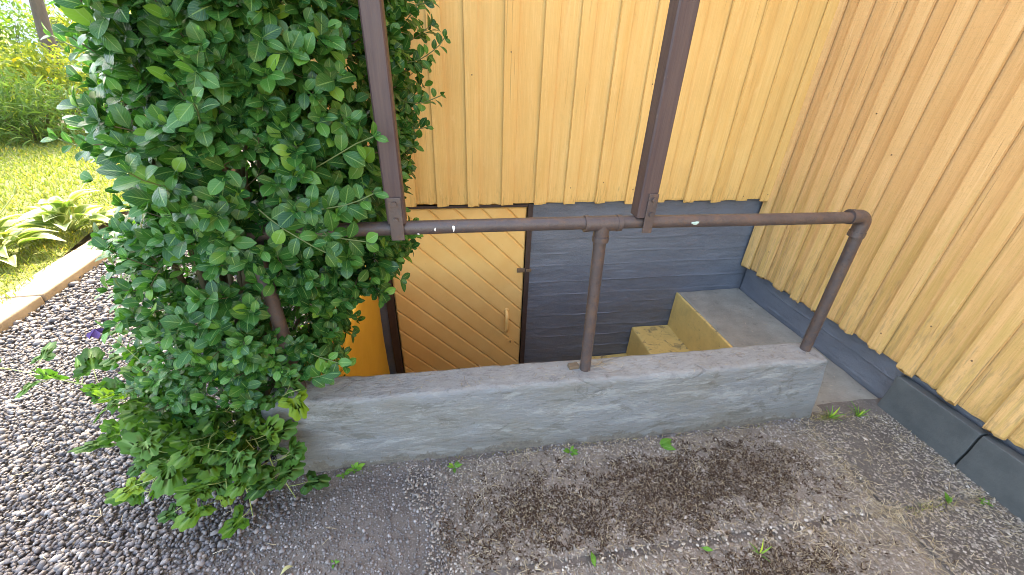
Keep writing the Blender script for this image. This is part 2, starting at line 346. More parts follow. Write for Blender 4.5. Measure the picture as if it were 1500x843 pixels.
b = NB('bark'); b.done(b.mix(b.noise(1, 6, 0.75, b.pos((14, 14, 3))), (0.075, 0.058, 0.045), (0.17, 0.14, 0.11)), 0.95, b.bump(b.noise(1, 6, 0.75, b.pos((25, 25, 5))), 1.0, 0.04), 0.2)
b = NB('purple_petal'); b.done((0.075, 0.030, 0.16), 0.55)
b = NB('lilac_petal'); b.done((0.42, 0.33, 0.58), 0.6)
b = NB('pale_blue_wall'); b.done(b.mix(b.noise(3, 4, 0.6), (0.50, 0.60, 0.68), (0.56, 0.66, 0.73)), 0.7)
b = NB('red_tile'); b.done(b.mix(b.noise(9, 5, 0.7), (0.30, 0.13, 0.09), (0.42, 0.20, 0.14)), 0.8)
b = NB('roof_tile'); b.done((0.10, 0.09, 0.085), 0.8)
b = NB('window_glass'); b.done((0.04, 0.05, 0.06), 0.08, None, 0.6)
M = MATS

# ------------------------------------------------------------------ object helpers
def tag(o, label=None, cat=None, group=None, kind=None):
    if label: o['label'] = label
    if cat: o['category'] = cat
    if group: o['group'] = group
    if kind: o['kind'] = kind
    return o
def empty(name, loc=(0, 0, 0)):
    o = bpy.data.objects.new(name, None); o.location = loc; o.empty_display_size = 0.1; col.objects.link(o); return o
def link(name, me, mat, parent=None, smooth=False):
    if mat is not None and not me.materials: me.materials.append(mat)
    if smooth:
        me.polygons.foreach_set('use_smooth', np.ones(len(me.polygons), bool))
    o = bpy.data.objects.new(name, me); col.objects.link(o)
    if parent is not None:
        o.parent = parent
        if parent.type == 'EMPTY' or True:
            o.matrix_parent_inverse = parent_world(parent).inverted()
    return o
def parent_world(p):
    mw = Matrix.LocRotScale(p.location, p.rotation_euler, p.scale)
    if p.parent is not None:
        mw = parent_world(p.parent) @ p.matrix_parent_inverse @ mw
    return mw
def np_mesh(name, V, F, uv=None):
    """V (n,3); F (m,k) all the same k; uv (m*k,2)"""
    me = bpy.data.meshes.new(name)
    V = np.ascontiguousarray(V, np.float32); F = np.ascontiguousarray(F, np.int32)
    k = F.shape[1]
    me.vertices.add(len(V)); me.vertices.foreach_set('co', V.ravel())
    me.loops.add(F.size); me.loops.foreach_set('vertex_index', F.ravel())
    me.polygons.add(len(F)); me.polygons.foreach_set('loop_start', np.arange(0, F.size, k, dtype=np.int32))
    if uv is not None:
        l = me.uv_layers.new(name='UVMap'); l.data.foreach_set('uv', np.ascontiguousarray(uv, np.float32).ravel())
    me.update(calc_edges=True); me.validate()
    return me
def scatter(V0, F0, Rm, T, uv0=None):
    """copies of one template: Rm (N,3,3), T (N,3)"""
    N, n = len(T), len(V0)
    V = np.einsum('nij,vj->nvi', Rm, V0) + T[:, None, :]
    F = F0[None, :, :] + (np.arange(N) * n)[:, None, None]
    uv = None if uv0 is None else np.tile(uv0, (N, 1))
    return V.reshape(-1, 3), F.reshape(-1, F0.shape[1]), uv
def merge(parts):
    Vs, Fs, Us, o = [], [], [], 0
    for V, F, U in parts:
        Vs.append(V); Fs.append(F + o); o += len(V)
        if U is not None: Us.append(U)
    return np.concatenate(Vs), np.concatenate(Fs), (np.concatenate(Us) if Us else None)
class MB:
    def __init__(s): s.v = []; s.f = []
    def add(s, V, F):
        o = len(s.v); s.v += [tuple(p) for p in V]; s.f += [tuple(i + o for i in f) for f in F]; return s
    def box(s, x0, x1, y0, y1, z0, z1, bev=0.0):
        if bev <= 0:
            return s.add([(x0, y0, z0), (x1, y0, z0), (x1, y1, z0), (x0, y1, z0), (x0, y0, z1), (x1, y0, z1), (x1, y1, z1), (x0, y1, z1)],
                         [(0, 3, 2, 1), (4, 5, 6, 7), (0, 1, 5, 4), (1, 2, 6, 5), (2, 3, 7, 6), (3, 0, 4, 7)])
        bm = bmesh.new()
        bmesh.ops.create_cube(bm, size=1)
        for v in bm.verts:
            v.co = ((x0 + x1) / 2 + v.co.x * (x1 - x0), (y0 + y1) / 2 + v.co.y * (y1 - y0), (z0 + z1) / 2 + v.co.z * (z1 - z0))
        bmesh.ops.bevel(bm, geom=list(bm.edges), offset=bev, segments=2, profile=0.6, affect='EDGES')
        bm.verts.index_update()
        s.add([v.co[:] for v in bm.verts], [[v.index for v in f.verts] for f in bm.faces]); bm.free(); return s
    def tube(s, pts, rad, seg=12, cap=True, wob=0.0):
        pts = [Vector(p) for p in pts]; n = len(pts)
        rads = rad if isinstance(rad, (list, tuple)) else [rad] * n
        t0 = (pts[1] - pts[0]).normalized()
        up = Vector((0, 0, 1)) if abs(t0.z) < 0.9 else Vector((1, 0, 0))
        V = []
        a = t0.cross(up).normalized()
        for i, p in enumerate(pts):
            t = (pts[min(i + 1, n - 1)] - pts[max(i - 1, 0)]).normalized()
            a = (a - t * a.dot(t)).normalized(); bb = t.cross(a)
            for k in range(seg):
                th = 2 * math.pi * k / seg; rr = rads[i] * (1 + (rnd.uniform(-wob, wob) if wob else 0))
                V.append(p + a * math.cos(th) * rr + bb * math.sin(th) * rr)
        F = []
        for i in range(n - 1):
            for k in range(seg):
                k2 = (k + 1) % seg
                F.append((i * seg + k, i * seg + k2, (i + 1) * seg + k2, (i + 1) * seg + k))
        if cap: F.append(tuple(range(seg))[::-1]); F.append(tuple((n - 1) * seg + k for k in range(seg)))
        return s.add(V, F)
    def build(s, name, mat, parent=None, smooth=False):
        me = bpy.data.meshes.new(name); me.from_pydata(s.v, [], s.f); me.validate()
        bm = bmesh.new(); bm.from_mesh(me); bmesh.ops.recalc_face_normals(bm, faces=bm.faces); bm.to_mesh(me); bm.free()
        o = link(name, me, mat, parent, smooth)
        return o
def auto_smooth(o, ang=35):
    me = o.data
    me.polygons.foreach_set('use_smooth', np.ones(len(me.polygons), bool))
    bm = bmesh.new(); bm.from_mesh(me)
    for e in bm.edges:
        if len(e.link_faces) == 2 and e.calc_face_angle(0) > R(ang): e.smooth = False
    bm.to_mesh(me); bm.free()
    return o
def fbm(p, sc, oct=3):
    s = 0; a = 1.0
    for k in range(oct):
        s += a * noise.noise((p[0] * sc, p[1] * sc, p[2] * sc)); sc *= 2.1; a *= 0.5
    return s
def rough_box(x0, x1, y0, y1, z0, z1, res=0.02, rad=0.02, amp=0.004, nsc=9.0, skip=(), warp=None):
    """box with rounded, lumpy cast-concrete skin"""
    lo = Vector((x0, y0, z0)); hi = Vector((x1, y1, z1)); key = {}; V = []; F = []
    def vert(p):
        k = (round(p[0], 5), round(p[1], 5), round(p[2], 5))
        if k in key: return key[k]
        pv = Vector(p)
        core = Vector([min(max(pv[i], lo[i] + rad), hi[i] - rad) for i in range(3)])
        d = pv - core
        n = d.normalized() if d.length > 1e-6 else Vector((0, 0, 1))
        q = core + n * rad
        q += n * (amp * fbm(q, nsc, 4) + amp * 1.6 * noise.noise(q * 2.3))
        if warp: q = warp(q)
        key[k] = len(V); V.append(q); return key[k]
    def axis(a, b2):
        n = max(2, int(round((b2 - a) / res))); t = np.linspace(a, b2, n + 1)
        # tighter rows at the rounded edges
        ex = [a + rad * q for q in (0.25, 0.55, 1.0)] + [b2 - rad * q for q in (0.25, 0.55, 1.0)]
        return sorted(set([round(float(x), 5) for x in t] + [round(e, 5) for e in ex if a < e < b2]))
    ax = [axis(x0, x1), axis(y0, y1), axis(z0, z1)]
    for d in range(3):
        u, v2 = (d + 1) % 3, (d + 2) % 3
        for side in (0, 1):
            if (d, side) in skip: continue
            w0 = hi[d] if side else lo[d]
            for i in range(len(ax[u]) - 1):
                for j in range(len(ax[v2]) - 1):
                    q = []
                    for (ii, jj) in ((i, j), (i + 1, j), (i + 1, j + 1), (i, j + 1)):
                        p = [0, 0, 0]; p[d] = w0; p[u] = ax[u][ii]; p[v2] = ax[v2][jj]; q.append(vert(p))
                    F.append(tuple(q if side else q[::-1]))
    mb = MB(); mb.v = [tuple(v) for v in V]; mb.f = F
    return mb

# ================================================================== THE SETTING
# one soil sheet to the horizon with the stairwell cut out
WX0, WX1, WY0, WY1 = -0.62, 1.87, 1.40, 2.69
mb = MB(); G = 600.0; zs = -0.03
mb.add([(-G, -G, zs), (G, -G, zs), (G, WY0, zs), (-G, WY0, zs)], [(0, 1, 2, 3)])
mb.add([(-G, WY1, zs), (G, WY1, zs), (G, G, zs), (-G, G, zs)], [(0, 1, 2, 3)])
mb.add([(-G, WY0, zs), (WX0, WY0, zs), (WX0, WY1, zs), (-G, WY1, zs)], [(0, 1, 2, 3)])
mb.add([(WX1, WY0, zs), (G, WY0, zs), (G, WY1, zs), (WX1, WY1, zs)], [(0, 1, 2, 3)])
tag(mb.build('ground', M['soil']), kind='structure')

# trampled dirt that rises between the gravel and the slabs
def dirt_h(x, y):
    e = min(1.0, max(0.0, (x + 1.15) / 0.55))
    heap = min(1.0, max(0.0, (y - 1.19) / 0.06)) * 0.016 * max(0.0, 0.45 + fbm((x, 1.0, 0.7), 5.0, 3))
    return -0.022 + 0.018 * e + 0.006 * fbm((x, y, 0.3), 3.0, 3) + heap
mb = MB(); nx, ny = 170, 60
xs = np.linspace(-1.3, 2.40, nx); ys = np.concatenate([np.linspace(-0.6, 1.15, ny - 12), np.linspace(1.165, 1.33, 12)])
mb.v = [(float(x), float(y), dirt_h(float(x), float(y)) - 0.001) for y in ys for x in xs]
mb.f = [(j * nx + i, j * nx + i + 1, (j + 1) * nx + i + 1, (j + 1) * nx + i) for j in range(ny - 1) for i in range(nx - 1)]
tag(mb.build('dirt_verge', M['soil'], None, True), kind='structure')

# paving: bedding with the single slabs on it
pav = tag(MB().box(-0.16, 2.395, -0.55, 1.23, -0.02, -0.012).build('paving', M['soil']), kind='structure')
slabs = [(-0.14, 1.775, 0.752, 1.225), (1.80, 2.385, 0.752, 1.225), (-0.26, 1.775, 0.19, 0.722), (1.80, 2.385, 0.19, 0.722), (-0.3, 1.775, -0.5, 0.165), (1.80, 2.385, -0.5, 0.165)]
def slab_warp(q):
    # the left margin of the old slabs has worn away to a ragged, sunken edge
    if q.x < 0.25:
        k = (0.25 - q.x) / 0.45
        q = Vector((q.x + 0.05 * noise.noise((q.y * 6, 2.0, 0.0)), q.y, q.z - 0.014 * k * k))
    return q
for k_, (a, b_, c_, d_) in enumerate(slabs):
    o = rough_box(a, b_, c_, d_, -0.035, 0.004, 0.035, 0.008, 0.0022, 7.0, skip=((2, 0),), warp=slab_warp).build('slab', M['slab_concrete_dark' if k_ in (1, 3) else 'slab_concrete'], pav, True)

# lawn and gravel path
lawn_pts = [(-2.95, 1.2), (-3.05, 2.85), (-3.42, 4.1), (-3.9, 6.5), (-4.2, 9.4), (-14, 12.0), (-16, 3.0), (-9, 0.5), (-4.2, 0.4)]
tag(MB().add([(x, y, 0.045) for x, y in lawn_pts], [tuple(range(len(lawn_pts)))[::-1]]).build('lawn', M['lawn_soil']), kind='structure')

# ------------------------------------------------------------------ gravel stones
def ico(sub=0):
    bm = bmesh.new(); bmesh.ops.create_icosphere(bm, subdivisions=1 + sub, radius=1.0)
    bm.verts.index_update()
    V = np.array([v.co[:] for v in bm.verts]); F = np.array([[v.index for v in f.verts] for f in bm.faces]); bm.free()
    return V, F
def stone_template(sub, seed, flat=0.5):
    V, F = ico(sub); g = np.random.default_rng(seed)
    V = V * np.array([1.0, g.uniform(0.58, 0.88), flat * g.uniform(0.8, 1.2)]) * (1 + g.normal(size=(len(V), 1)) * (0.16 if sub == 0 else 0.04))
    # cut a few facets so the stones read as broken chips
    for k in range(7):
        d = g.normal(size=3); d /= np.linalg.norm(d); lim = g.uniform(0.42, 0.68) * np.linalg.norm(d * np.array([1, .75, flat * 1.25]))+0.12
        h = V @ d; V = V - np.clip(h - lim, 0, None)[:, None] * d * 0.9
    return V + g.normal(size=V.shape) * 0.025, F
def rot_mats(yaw, tilt_x, tilt_y, s):
    cy, sy = np.cos(yaw), np.sin(yaw); cx, sx = np.cos(tilt_x), np.sin(tilt_x); ct, st = np.cos(tilt_y), np.sin(tilt_y)
    o, z = np.ones_like(yaw), np.zeros_like(yaw)
    Rz = np.stack([np.stack([cy, -sy, z], -1), np.stack([sy, cy, z], -1), np.stack([z, z, o], -1)], 1)
    Rx = np.stack([np.stack([o, z, z], -1), np.stack([z, cx, -sx], -1), np.stack([z, sx, cx], -1)], 1)
    Ry = np.stack([np.stack([ct, z, st], -1), np.stack([z, o, z], -1), np.stack([-st, z, ct], -1)], 1)
    return (Rx @ Ry @ Rz) * (s[:, None, None] if s.ndim == 1 else s[:, None, :])
def stones(P, size, sub, seeds, flat, tilt):
    parts = []; g = np.random.default_rng(5 + len(P))
    which = g.integers(0, len(seeds), len(P))
    for k, sdn in enumerate(seeds):
        I = np.where(which == k)[0]
        if not len(I): continue
        V0, F0 = stone_template(sub, sdn, flat)
        Rm = rot_mats(g.uniform(0, 6.28, len(I)), g.normal(0, tilt, len(I)), g.normal(0, tilt, len(I)), size[I])
        parts.append(scatter(V0, F0, Rm, P[I]))
    return merge(parts)
def jgrid(x0, x1, y0, y1, step, g):
    X, Y = np.meshgrid(np.arange(x0, x1, step), np.arange(y0, y1, step))
    P = np.stack([X.ravel(), Y.ravel()], 1); return P + g.uniform(-0.5, 0.5, P.shape) * step
def kerb_x(y): return np.interp(y, [0.4, 2.4, 3.6, 5.0, 9.0], [-2.75, -2.86, -2.98, -3.2, -4.0])
def gravel_keep(P, g):
    x, y = P[:, 0], P[:, 1]
    ok = (x > kerb_x(y) - 0.02)
    edge = -0.62 + 0.14 * np.sin(y * 5.0) + 0.10 * np.sin(y * 13 + 1)
    ok &= g.random(len(x)) < np.clip((edge - x) / 0.32 + 0.25, 0, 1)
    ok &= ~((y > 2.5) & (x > -1.05))
    ok &= ~((x > -0.83) & (y > 1.245))
    return ok
near, far = [], []
for lay, (stp, zl) in enumerate(((0.0215, -0.019), (0.0165, -0.011), (0.021, -0.004))):
    P = jgrid(-2.9, -0.25, 0.45, 2.35, stp, rng); P = P[gravel_keep(P, rng)]
    near.append(np.c_[P, np.full(len(P), zl) + rng.uniform(-0.004, 0.005, len(P))])
for lay, (stp, zl) in enumerate(((0.030, -0.02), (0.032, -0.006))):
    P = jgrid(-4.2, -0.9, 2.35, 6.2, stp, rng); P = P[gravel_keep(P, rng)]
    far.append(np.c_[P, np.full(len(P), zl) + rng.uniform(-0.004, 0.005, len(P))])
near = np.concatenate(near); far = np.concatenate(far)
szn = rng.lognormal(math.log(0.0103), 0.33, len(near)) * np.clip(1.0 - (near[:, 0] + 0.95) * 0.75, 0.5, 1.0)
a_ = stones(near, szn, 0, list(range(10, 24)), 0.46, 0.38)
b2 = stones(far, rng.lognormal(math.log(0.0175), 0.25, len(far)), 0, list(range(30, 36)), 0.52, 0.25)
V, F, _ = merge([a_, b2])
o = link('gravel', np_mesh('gravel', V, F), M['gravel_stone'], None, False)
tag(o, 'purple grey crushed stone gravel covering the path left of the bush', 'gravel', kind='stuff')

# aggregate washed bare on the slabs and grit on the verge
def agg(n, box, size, g, keep=None, z=0.003):
    P = np.c_[g.uniform(box[0], box[1], n), g.uniform(box[2], box[3], n)]
    if keep is not None: P = P[keep(P)]
    return np.c_[P, np.full(len(P), z)], g.lognormal(math.log(size), 0.3, len(P))
def on_slab(P):
    x, y = P[:, 0], P[:, 1]
    j = (np.abs(y - 0.737) < 0.010) | (np.abs(x - 1.787) < 0.009)
    return (x > -0.22 + 0.09 * np.sin(y * 9)) & (~j) & (y < 1.225)
def patch(P):
    # light aggregate on the right-hand slabs, mostly hidden elsewhere
    x, y = P[:, 0], P[:, 1]
    pr = np.where(x > 1.78, 0.78, 0.78)
    return on_slab(P) & (rng.random(len(x)) < pr)
P1, s1 = agg(30000, (-0.25, 2.37, 0.42, 1.225), 0.0050, rng, patch, 0.0035)
V, F, _ = stones(P1, s1, 0, [40, 41, 42, 43], 0.62, 0.3)
o = link('aggregate', np_mesh('aggregate', V, F), M['fine_pebble'], pav, True); o['kind'] = 'stuff'
def verge(P):
    x, y = P[:, 0], P[:, 1]
    return (x > -0.95) & ((x < -0.05) | (y > 1.215)) & (y < 1.262) & (x < 1.85)
P2, s2 = agg(15000, (-0.95, 1.9, 0.45, 1.262), 0.0054, rng, verge, 0)
P2[:, 2] = [dirt_h(x, y) + 0.0015 for x, y in P2[:, :2]]
V, F, _ = stones(P2, s2, 0, [50, 51, 52], 0.62, 0.3)
o = link('grit', np_mesh('grit', V, F), M['dark_pebble'], None, True)
tag(o, 'fine grey grit trodden into the dirt before the curb', 'grit', kind='stuff')
# pale pebbles standing proud in the joint between two slab rows
jx = np.where(rng.random(120) < 0.6, rng.normal(1.1, 0.3, 120), rng.uniform(0.25, 1.7, 120)); jy = 0.737 + rng.normal(0, 0.016, 120)
V, F, _ = stones(np.c_[jx, jy, np.full(120, 0.004)], rng.lognormal(math.log(0.0060), 0.3, 120), 1, [60, 61, 62], 0.75, 0.4)
b = NB('pale_pebble'); b.done(b.ramp(b.geo.outputs['Random Per Island'], [(0.0, (0.26, 0.22, 0.18)), (0.7, (0.40, 0.36, 0.31)), (1.0, (0.60, 0.57, 0.52))]), 0.7)
o = link('joint_pebbles', np_mesh('joint_pebbles', V, F), M['pale_pebble'], None, True)
tag(o, 'pale pebbles lined up in the joint between the slab rows', 'pebbles', kind='stuff')

# garden kerb: separate stones along the lawn
ky = [1.15, 2.05, 2.93, 3.78, 4.6]
KL = ['frontmost pale kerb stone of the lawn edge, cut by the left border', 'second pale kerb stone of the lawn edge, in front of the hosta', 'third pale kerb stone of the lawn edge, beside the hosta leaves', 'farthest visible pale kerb stone of the lawn edge, beside the bush']
for i in range(4):
    y0, y1 = ky[i] + 0.006, ky[i + 1] - 0.006
    p0 = Vector((float(kerb_x(y0)), y0, 0)); p1 = Vector((float(kerb_x(y1)), y1, 0))
    d = (p1 - p0); L = d.length; ang = math.atan2(d.y, d.x) - math.pi / 2
    mb = rough_box(-0.27, 0.0, 0.0, L, -0.06, 0.055, 0.05, 0.014, 0.004, 8.0, skip=((2, 0),))
    o = mb.build('kerb_stone', M['kerb_concrete'], None, True)
    o.location = p0; o.rotation_euler = (0, 0, ang)
    tag(o, KL[i], 'kerb stone', 'kerb stones along the lawn')

# ================================================================== THE HOUSE
YB = 2.60      # sheathing plane of the back wall (faces -Y)
XR = 2.385     # sheathing plane of the right wall (faces -X)
house = tag(empty('house', (2.4, 2.62, 0)), 'ochre board-clad house with blue-grey painted basement wall', 'house')
# masonry cores that carry everything and keep the daylight out
mb = MB(); mb.box(-0.97, 8.0, 2.70, 8.6, -1.4, 5.2)
mb.box(2.47, 8.0, -3.6, 2.70, -1.4, 5.2)
mb.box(-0.97, 2.47, YB, 2.70, 0.79, 5.2); mb.box(XR, 2.47, -3.6, YB, 0.275, 5.2)
mb.build('wall', M['siding_back'], house)
def roof_gable(name, x0, x1, y0, y1, z, h):
    return MB().add([(x0, y0, z), (x1, y0, z), (x1, y1, z), (x0, y1, z), (x0, (y0 + y1) / 2, z + h), (x1, (y0 + y1) / 2, z + h)],
                    [(0, 3, 2, 1), (0, 1, 5, 4), (2, 3, 4, 5), (0, 4, 3), (1, 2, 5)])
roof_gable('roof', -1.25, 8.3, 2.42, 8.9, 5.2, 2.2).build('roof', M['roof_tile'], house)
MB().add([(2.2, -3.9, 5.202), (8.3, -3.9, 5.202), (8.3, 2.5, 5.202), (2.2, 2.5, 5.202), (5.2, -3.9, 7.2), (5.2, 5.0, 7.2)],
         [(0, 1, 2, 3), (0, 3, 5, 4), (1, 4, 5, 2), (0, 4, 1)]).build('roof', M['roof_tile'], house)

# basement wall, cast against boards: fins, offsets and lumps are real relief
seams = [-1.3]
while seams[-1] < 0.9: seams.append(seams[-1] + rnd.uniform(0.095, 0.15))
def form_relief(x, z):
    k = 0
    while k + 1 < len(seams) and z > seams[k + 1]: k += 1
    off = (math.sin(k * 12.9898) * 43758.5453) % 1.0
    d = min(z - seams[k], seams[min(k + 1, len(seams) - 1)] - z) if k + 1 < len(seams) else 1
    wob = 0.006 * noise.noise((x * 3.1, k * 1.7, 0))
    h = (off - 0.5) * 0.004
    fin = max(0.0, 1 - abs(d + wob) / 0.007) * max(0.0, noise.noise((x * 2.2, k * 5.1, 1.0)) + 0.25)
    h += 0.012 * fin + 0.0042 * fbm((x * 0.6, z * 1.5, 4.0), 9.0, 4) + 0.003 * noise.noise((x * 1.5, z * 2, 9))
    return h
def relief_wall(x0, x1, z0, z1, step, plane):
    nx = int((x1 - x0) / step / 1.6) + 1; nz = int((z1 - z0) / step * 2.0) + 1
    V = []; F = []
    for j in range(nz + 1):
        z = z0 + (z1 - z0) * j / nz
        for i in range(nx + 1):
            u = x0 + (x1 - x0) * i / nx
            V.append(plane(u, z, form_relief(u, z)))
    for j in range(nz):
        for i in range(nx):
            a = j * (nx + 1) + i; F.append((a, a + 1, a + nx + 2, a + nx + 1))
    return V, F
mb = MB()
mb.add(*relief_wall(0.575, 2.44, -0.75, 0.80, 0.0125, lambda u, z, h: (u, 2.622 - h, z)))
mb.box(0.575, 2.44, 2.626, 2.70, -1.35, 0.80)
mb.box(-0.97, -0.49, 2.622, 2.70, -1.35, 0.80)
mb.box(-0.49, 0.575, 2.64, 2.70, 0.775, 0.80)
o = mb.build('foundation', M['blue_wall'], house, True); auto_smooth(o, 40)
mb = MB()
V, F = relief_wall(-1.2, 2.60, -0.06, 0.30, 0.014, lambda u, z, h: (2.402 - h * 0.8, u, z)); mb.add(V, [f[::-1] for f in F])
mb.box(2.42, 2.47, -3.6, 2.62, -0.2, 0.30)
o = mb.build('foundation', M['blue_wall'], house, True); auto_smooth(o, 40)

# cladding: wide boards with cover battens, each one its own piece
def clad_piece(u0, u1, d0, d1, zb, zt, to, ragged, cup, wobble, npts=7, wedge=0.0):
    V = []; F = []
    # bottom profile is ragged, then rows going up
    zrows = [0.0, 0.018, 0.10, 0.45, 1.0, 1.7, 2.6, zt - zb]
    cols = [0.0, 0.0] + [k / (npts - 1) for k in range(npts)] + [1.0]
    tilt = rnd.uniform(-0.0025, 0.0025); rg = [rnd.uniform(0, ragged) * (1 if rnd.random() < 0.75 else 2.0) for _ in cols]
    cupv = cup * rnd.uniform(0.3, 1.3)
    ph = rnd.uniform(0, 50)
    for r_, zr in enumerate(zrows):
        sh = wobble * noise.noise((ph, zr * 0.9, 0)); wd = wobble * 0.6 * noise.noise((ph + 9, zr * 1.1, 0))
        for k, t in enumerate(cols):
            u = u0 + sh + (u1 + wd - u0) * t
            if k == 0 or k == len(cols) - 1: d = d0
            else:
                edge = min(t, 1 - t) * (u1 - u0)
                d = d1 - 0.002 * max(0.0, 1 - edge / 0.004) + cupv * (4 * (t - 0.5) ** 2) + (tilt + wedge) * (t - 0.5) * 2 + 0.0012 * noise.noise((ph + t * 6, zr * 2.0, 3))
                if r_ == 0: d -= 0.003 + rnd.uniform(0, ragged * 0.35)
            z = zb + zr + (rg[k] if r_ == 0 else (rg[k] * 0.25 if r_ == 1 else 0.0))
            V.append(to(u, d, z))
    nC = len(cols)
    for r_ in range(len(zrows) - 1):
        for k in range(nC - 1):
            a = r_ * nC + k; F.append((a, a + 1, a + nC + 1, a + nC))
    # underside and back
    F.append(tuple(range(nC))[::-1]); F.append((0, (len(zrows) - 1) * nC, len(zrows) * nC - 1, nC - 1))
    return V, F
back_to = lambda u, d, z: (u, YB - d, z)
right_to = lambda u, d, z: (XR - d, u, z)
siding_b = MB().box(-0.955, 2.37, YB - 0.003, YB - 0.0005, 0.80, 4.9).build('siding_backing', M['siding_back'], house)
grooves = [-0.93, -0.715, -0.50, -0.287, -0.075, 0.123, 0.345, 0.568, 0.772, 0.995, 1.214, 1.433, 1.66, 1.875, 2.075, 2.27]
for i, g0 in enumerate(grooves):
    g1 = grooves[i + 1] if i + 1 < len(grooves) else g0 + 0.1
    bw = rnd.uniform(0.072, 0.085)
    zb = 0.772 + rnd.uniform(-0.004, 0.006)
    mb = MB(); mb.add(*clad_piece(g0 + bw * 0.55, g1 + 0.022, 0.003, 0.022, zb + 0.004, 4.9, back_to, 0.005, -0.001, 0.002))
    o = mb.build('board', M['siding_back'], siding_b); auto_smooth(o, 14)
    mb = MB(); mb.add(*clad_piece(g0, g0 + bw, 0.0300, 0.046, zb - 0.002, 4.9, back_to, 0.005, 0.0, 0.002, 4, -0.004))
    o = mb.build('batten', M['siding_back'], siding_b); auto_smooth(o, 14)
siding_r = MB().box(XR - 0.003, XR - 0.0005, -3.5, 2.597, 0.30, 4.9).build('siding_backing', M['siding_right'], house)
yy = 2.597; i = 0; batten_mid = []
while yy > -1.6:
    wd = rnd.uniform(0.165, 0.215); bw = rnd.uniform(0.066, 0.088)
    zb = 0.236 + (0.012 if yy < 2.0 else -0.012) + rnd.uniform(-0.009, 0.009)
    y0 = yy - wd
    hi_z = 4.9
    mb = MB(); mb.add(*clad_piece(y0 - 0.02, yy - bw * 0.5, 0.003, 0.026, zb + 0.002, hi_z, right_to, 0.010, -0.0025, 0.003, 8))
    o = mb.build('board', M['siding_right'], siding_r); auto_smooth(o, 14)
    mb = MB(); mb.add(*clad_piece(yy - bw, yy - 0.002, 0.0335, 0.054, zb - 0.004, hi_z, right_to, 0.014, 0.0, 0.004, 6, 0.004))
    o = mb.build('batten', M['siding_right'], siding_r); auto_smooth(o, 14)
    batten_mid.append(yy - bw / 2); yy = y0; i += 1


# nail heads in the cladding
nail_me = bpy.data.meshes.new('nail'); bm = bmesh.new(); bmesh.ops.create_cone(bm, cap_ends=True, segments=8, radius1=0.0042, radius2=0.0036, depth=0.003); bm.to_mesh(nail_me); bm.free()
nail_me.materials.append(M['nail_head'])
def nail(p, rot, parent):
    o = bpy.data.objects.new('nail', nail_me); col.objects.link(o); o.location = p; o.rotation_euler = rot; o.parent = parent
for i, g0 in enumerate(grooves):
    for zn in (0.845, 1.55):
        if rnd.random() < 0.45: continue
        nail((g0 + 0.038 + rnd.uniform(-0.003, 0.003), YB - 0.0468, zn + rnd.uniform(-0.05, 0.12)), (R(90), 0, 0), siding_b)
for yb in batten_mid:
    for zn in (0.36, 1.25):
        if rnd.random() < 0.5: continue
        nail((XR - 0.0546, yb + rnd.uniform(-0.004, 0.004), zn + rnd.uniform(-0.07, 0.2)), (0, R(90), 0), siding_r)

# basement door
DX0, DX1, DZ0, DZ1 = -0.432, 0.532, -1.2, 0.742
dy = 2.636
door = MB().box(DX0, DX1, dy, dy + 0.03, DZ0, DZ1).build('door', M['door_paint'], house)
door['label'] = 'ochre basement door of diagonal planks'
def clip_poly(poly, nx_, nz_, c0):
    out = []
    for i in range(len(poly)):
        p, q = poly[i], poly[(i + 1) % len(poly)]
        dp, dq = nx_ * p[0] + nz_ * p[1] - c0, nx_ * q[0] + nz_ * q[1] - c0
        if dp >= 0: out.append(p)
        if dp * dq < 0:
            t = dp / (dp - dq); out.append((p[0] + (q[0] - p[0]) * t, p[1] + (q[1] - p[1]) * t))
    return out
def inset(poly, d):
    cx = sum(p[0] for p in poly) / len(poly); cz = sum(p[1] for p in poly) / len(poly)
    out = []
    n = len(poly)
    for i in range(n):
        a, b_, c_ = Vector(poly[i - 1]), Vector(poly[i]), Vector(poly[(i + 1) % n])
        e1 = (b_ - a).normalized(); e2 = (c_ - b_).normalized()
        n1 = Vector((-e1.y, e1.x)); n2 = Vector((-e2.y, e2.x))
        k = 1 + n1.dot(n2)
        out.append(tuple(b_ + (n1 + n2) * (d / max(k, 0.3))))
    return out
k = -12
while k < 14:
    c0 = 0.593 + 0.178 * k; c1 = c0 + 0.178; k += 1
    rect = [(DX0, DZ0), (DX1, DZ0), (DX1, DZ1), (DX0, DZ1)]
    poly = clip_poly(clip_poly(rect, 1, 1, c0 + 0.0016), -1, -1, -(c1 - 0.0016))
    if len(poly) < 3: continue
    ar = abs(sum(poly[i][0] * poly[(i + 1) % len(poly)][1] - poly[(i + 1) % len(poly)][0] * poly[i][1] for i in range(len(poly)))) / 2
    if ar < 0.001: continue
    n = len(poly); ins = inset(poly, 0.0095)
    V = [(x, dy + 0.001, z) for x, z in poly] + [(x, dy - 0.005, z) for x, z in poly] + [(x, dy - 0.015, z) for x, z in ins]
    F = []
    for l in (0, n):
        for i in range(n): F.append((l + i, l + (i + 1) % n, l + n + (i + 1) % n, l + n + i))
    F.append(tuple(range(2 * n, 3 * n)))
    MB().add(V, F).build('plank', M['door_paint'], door)
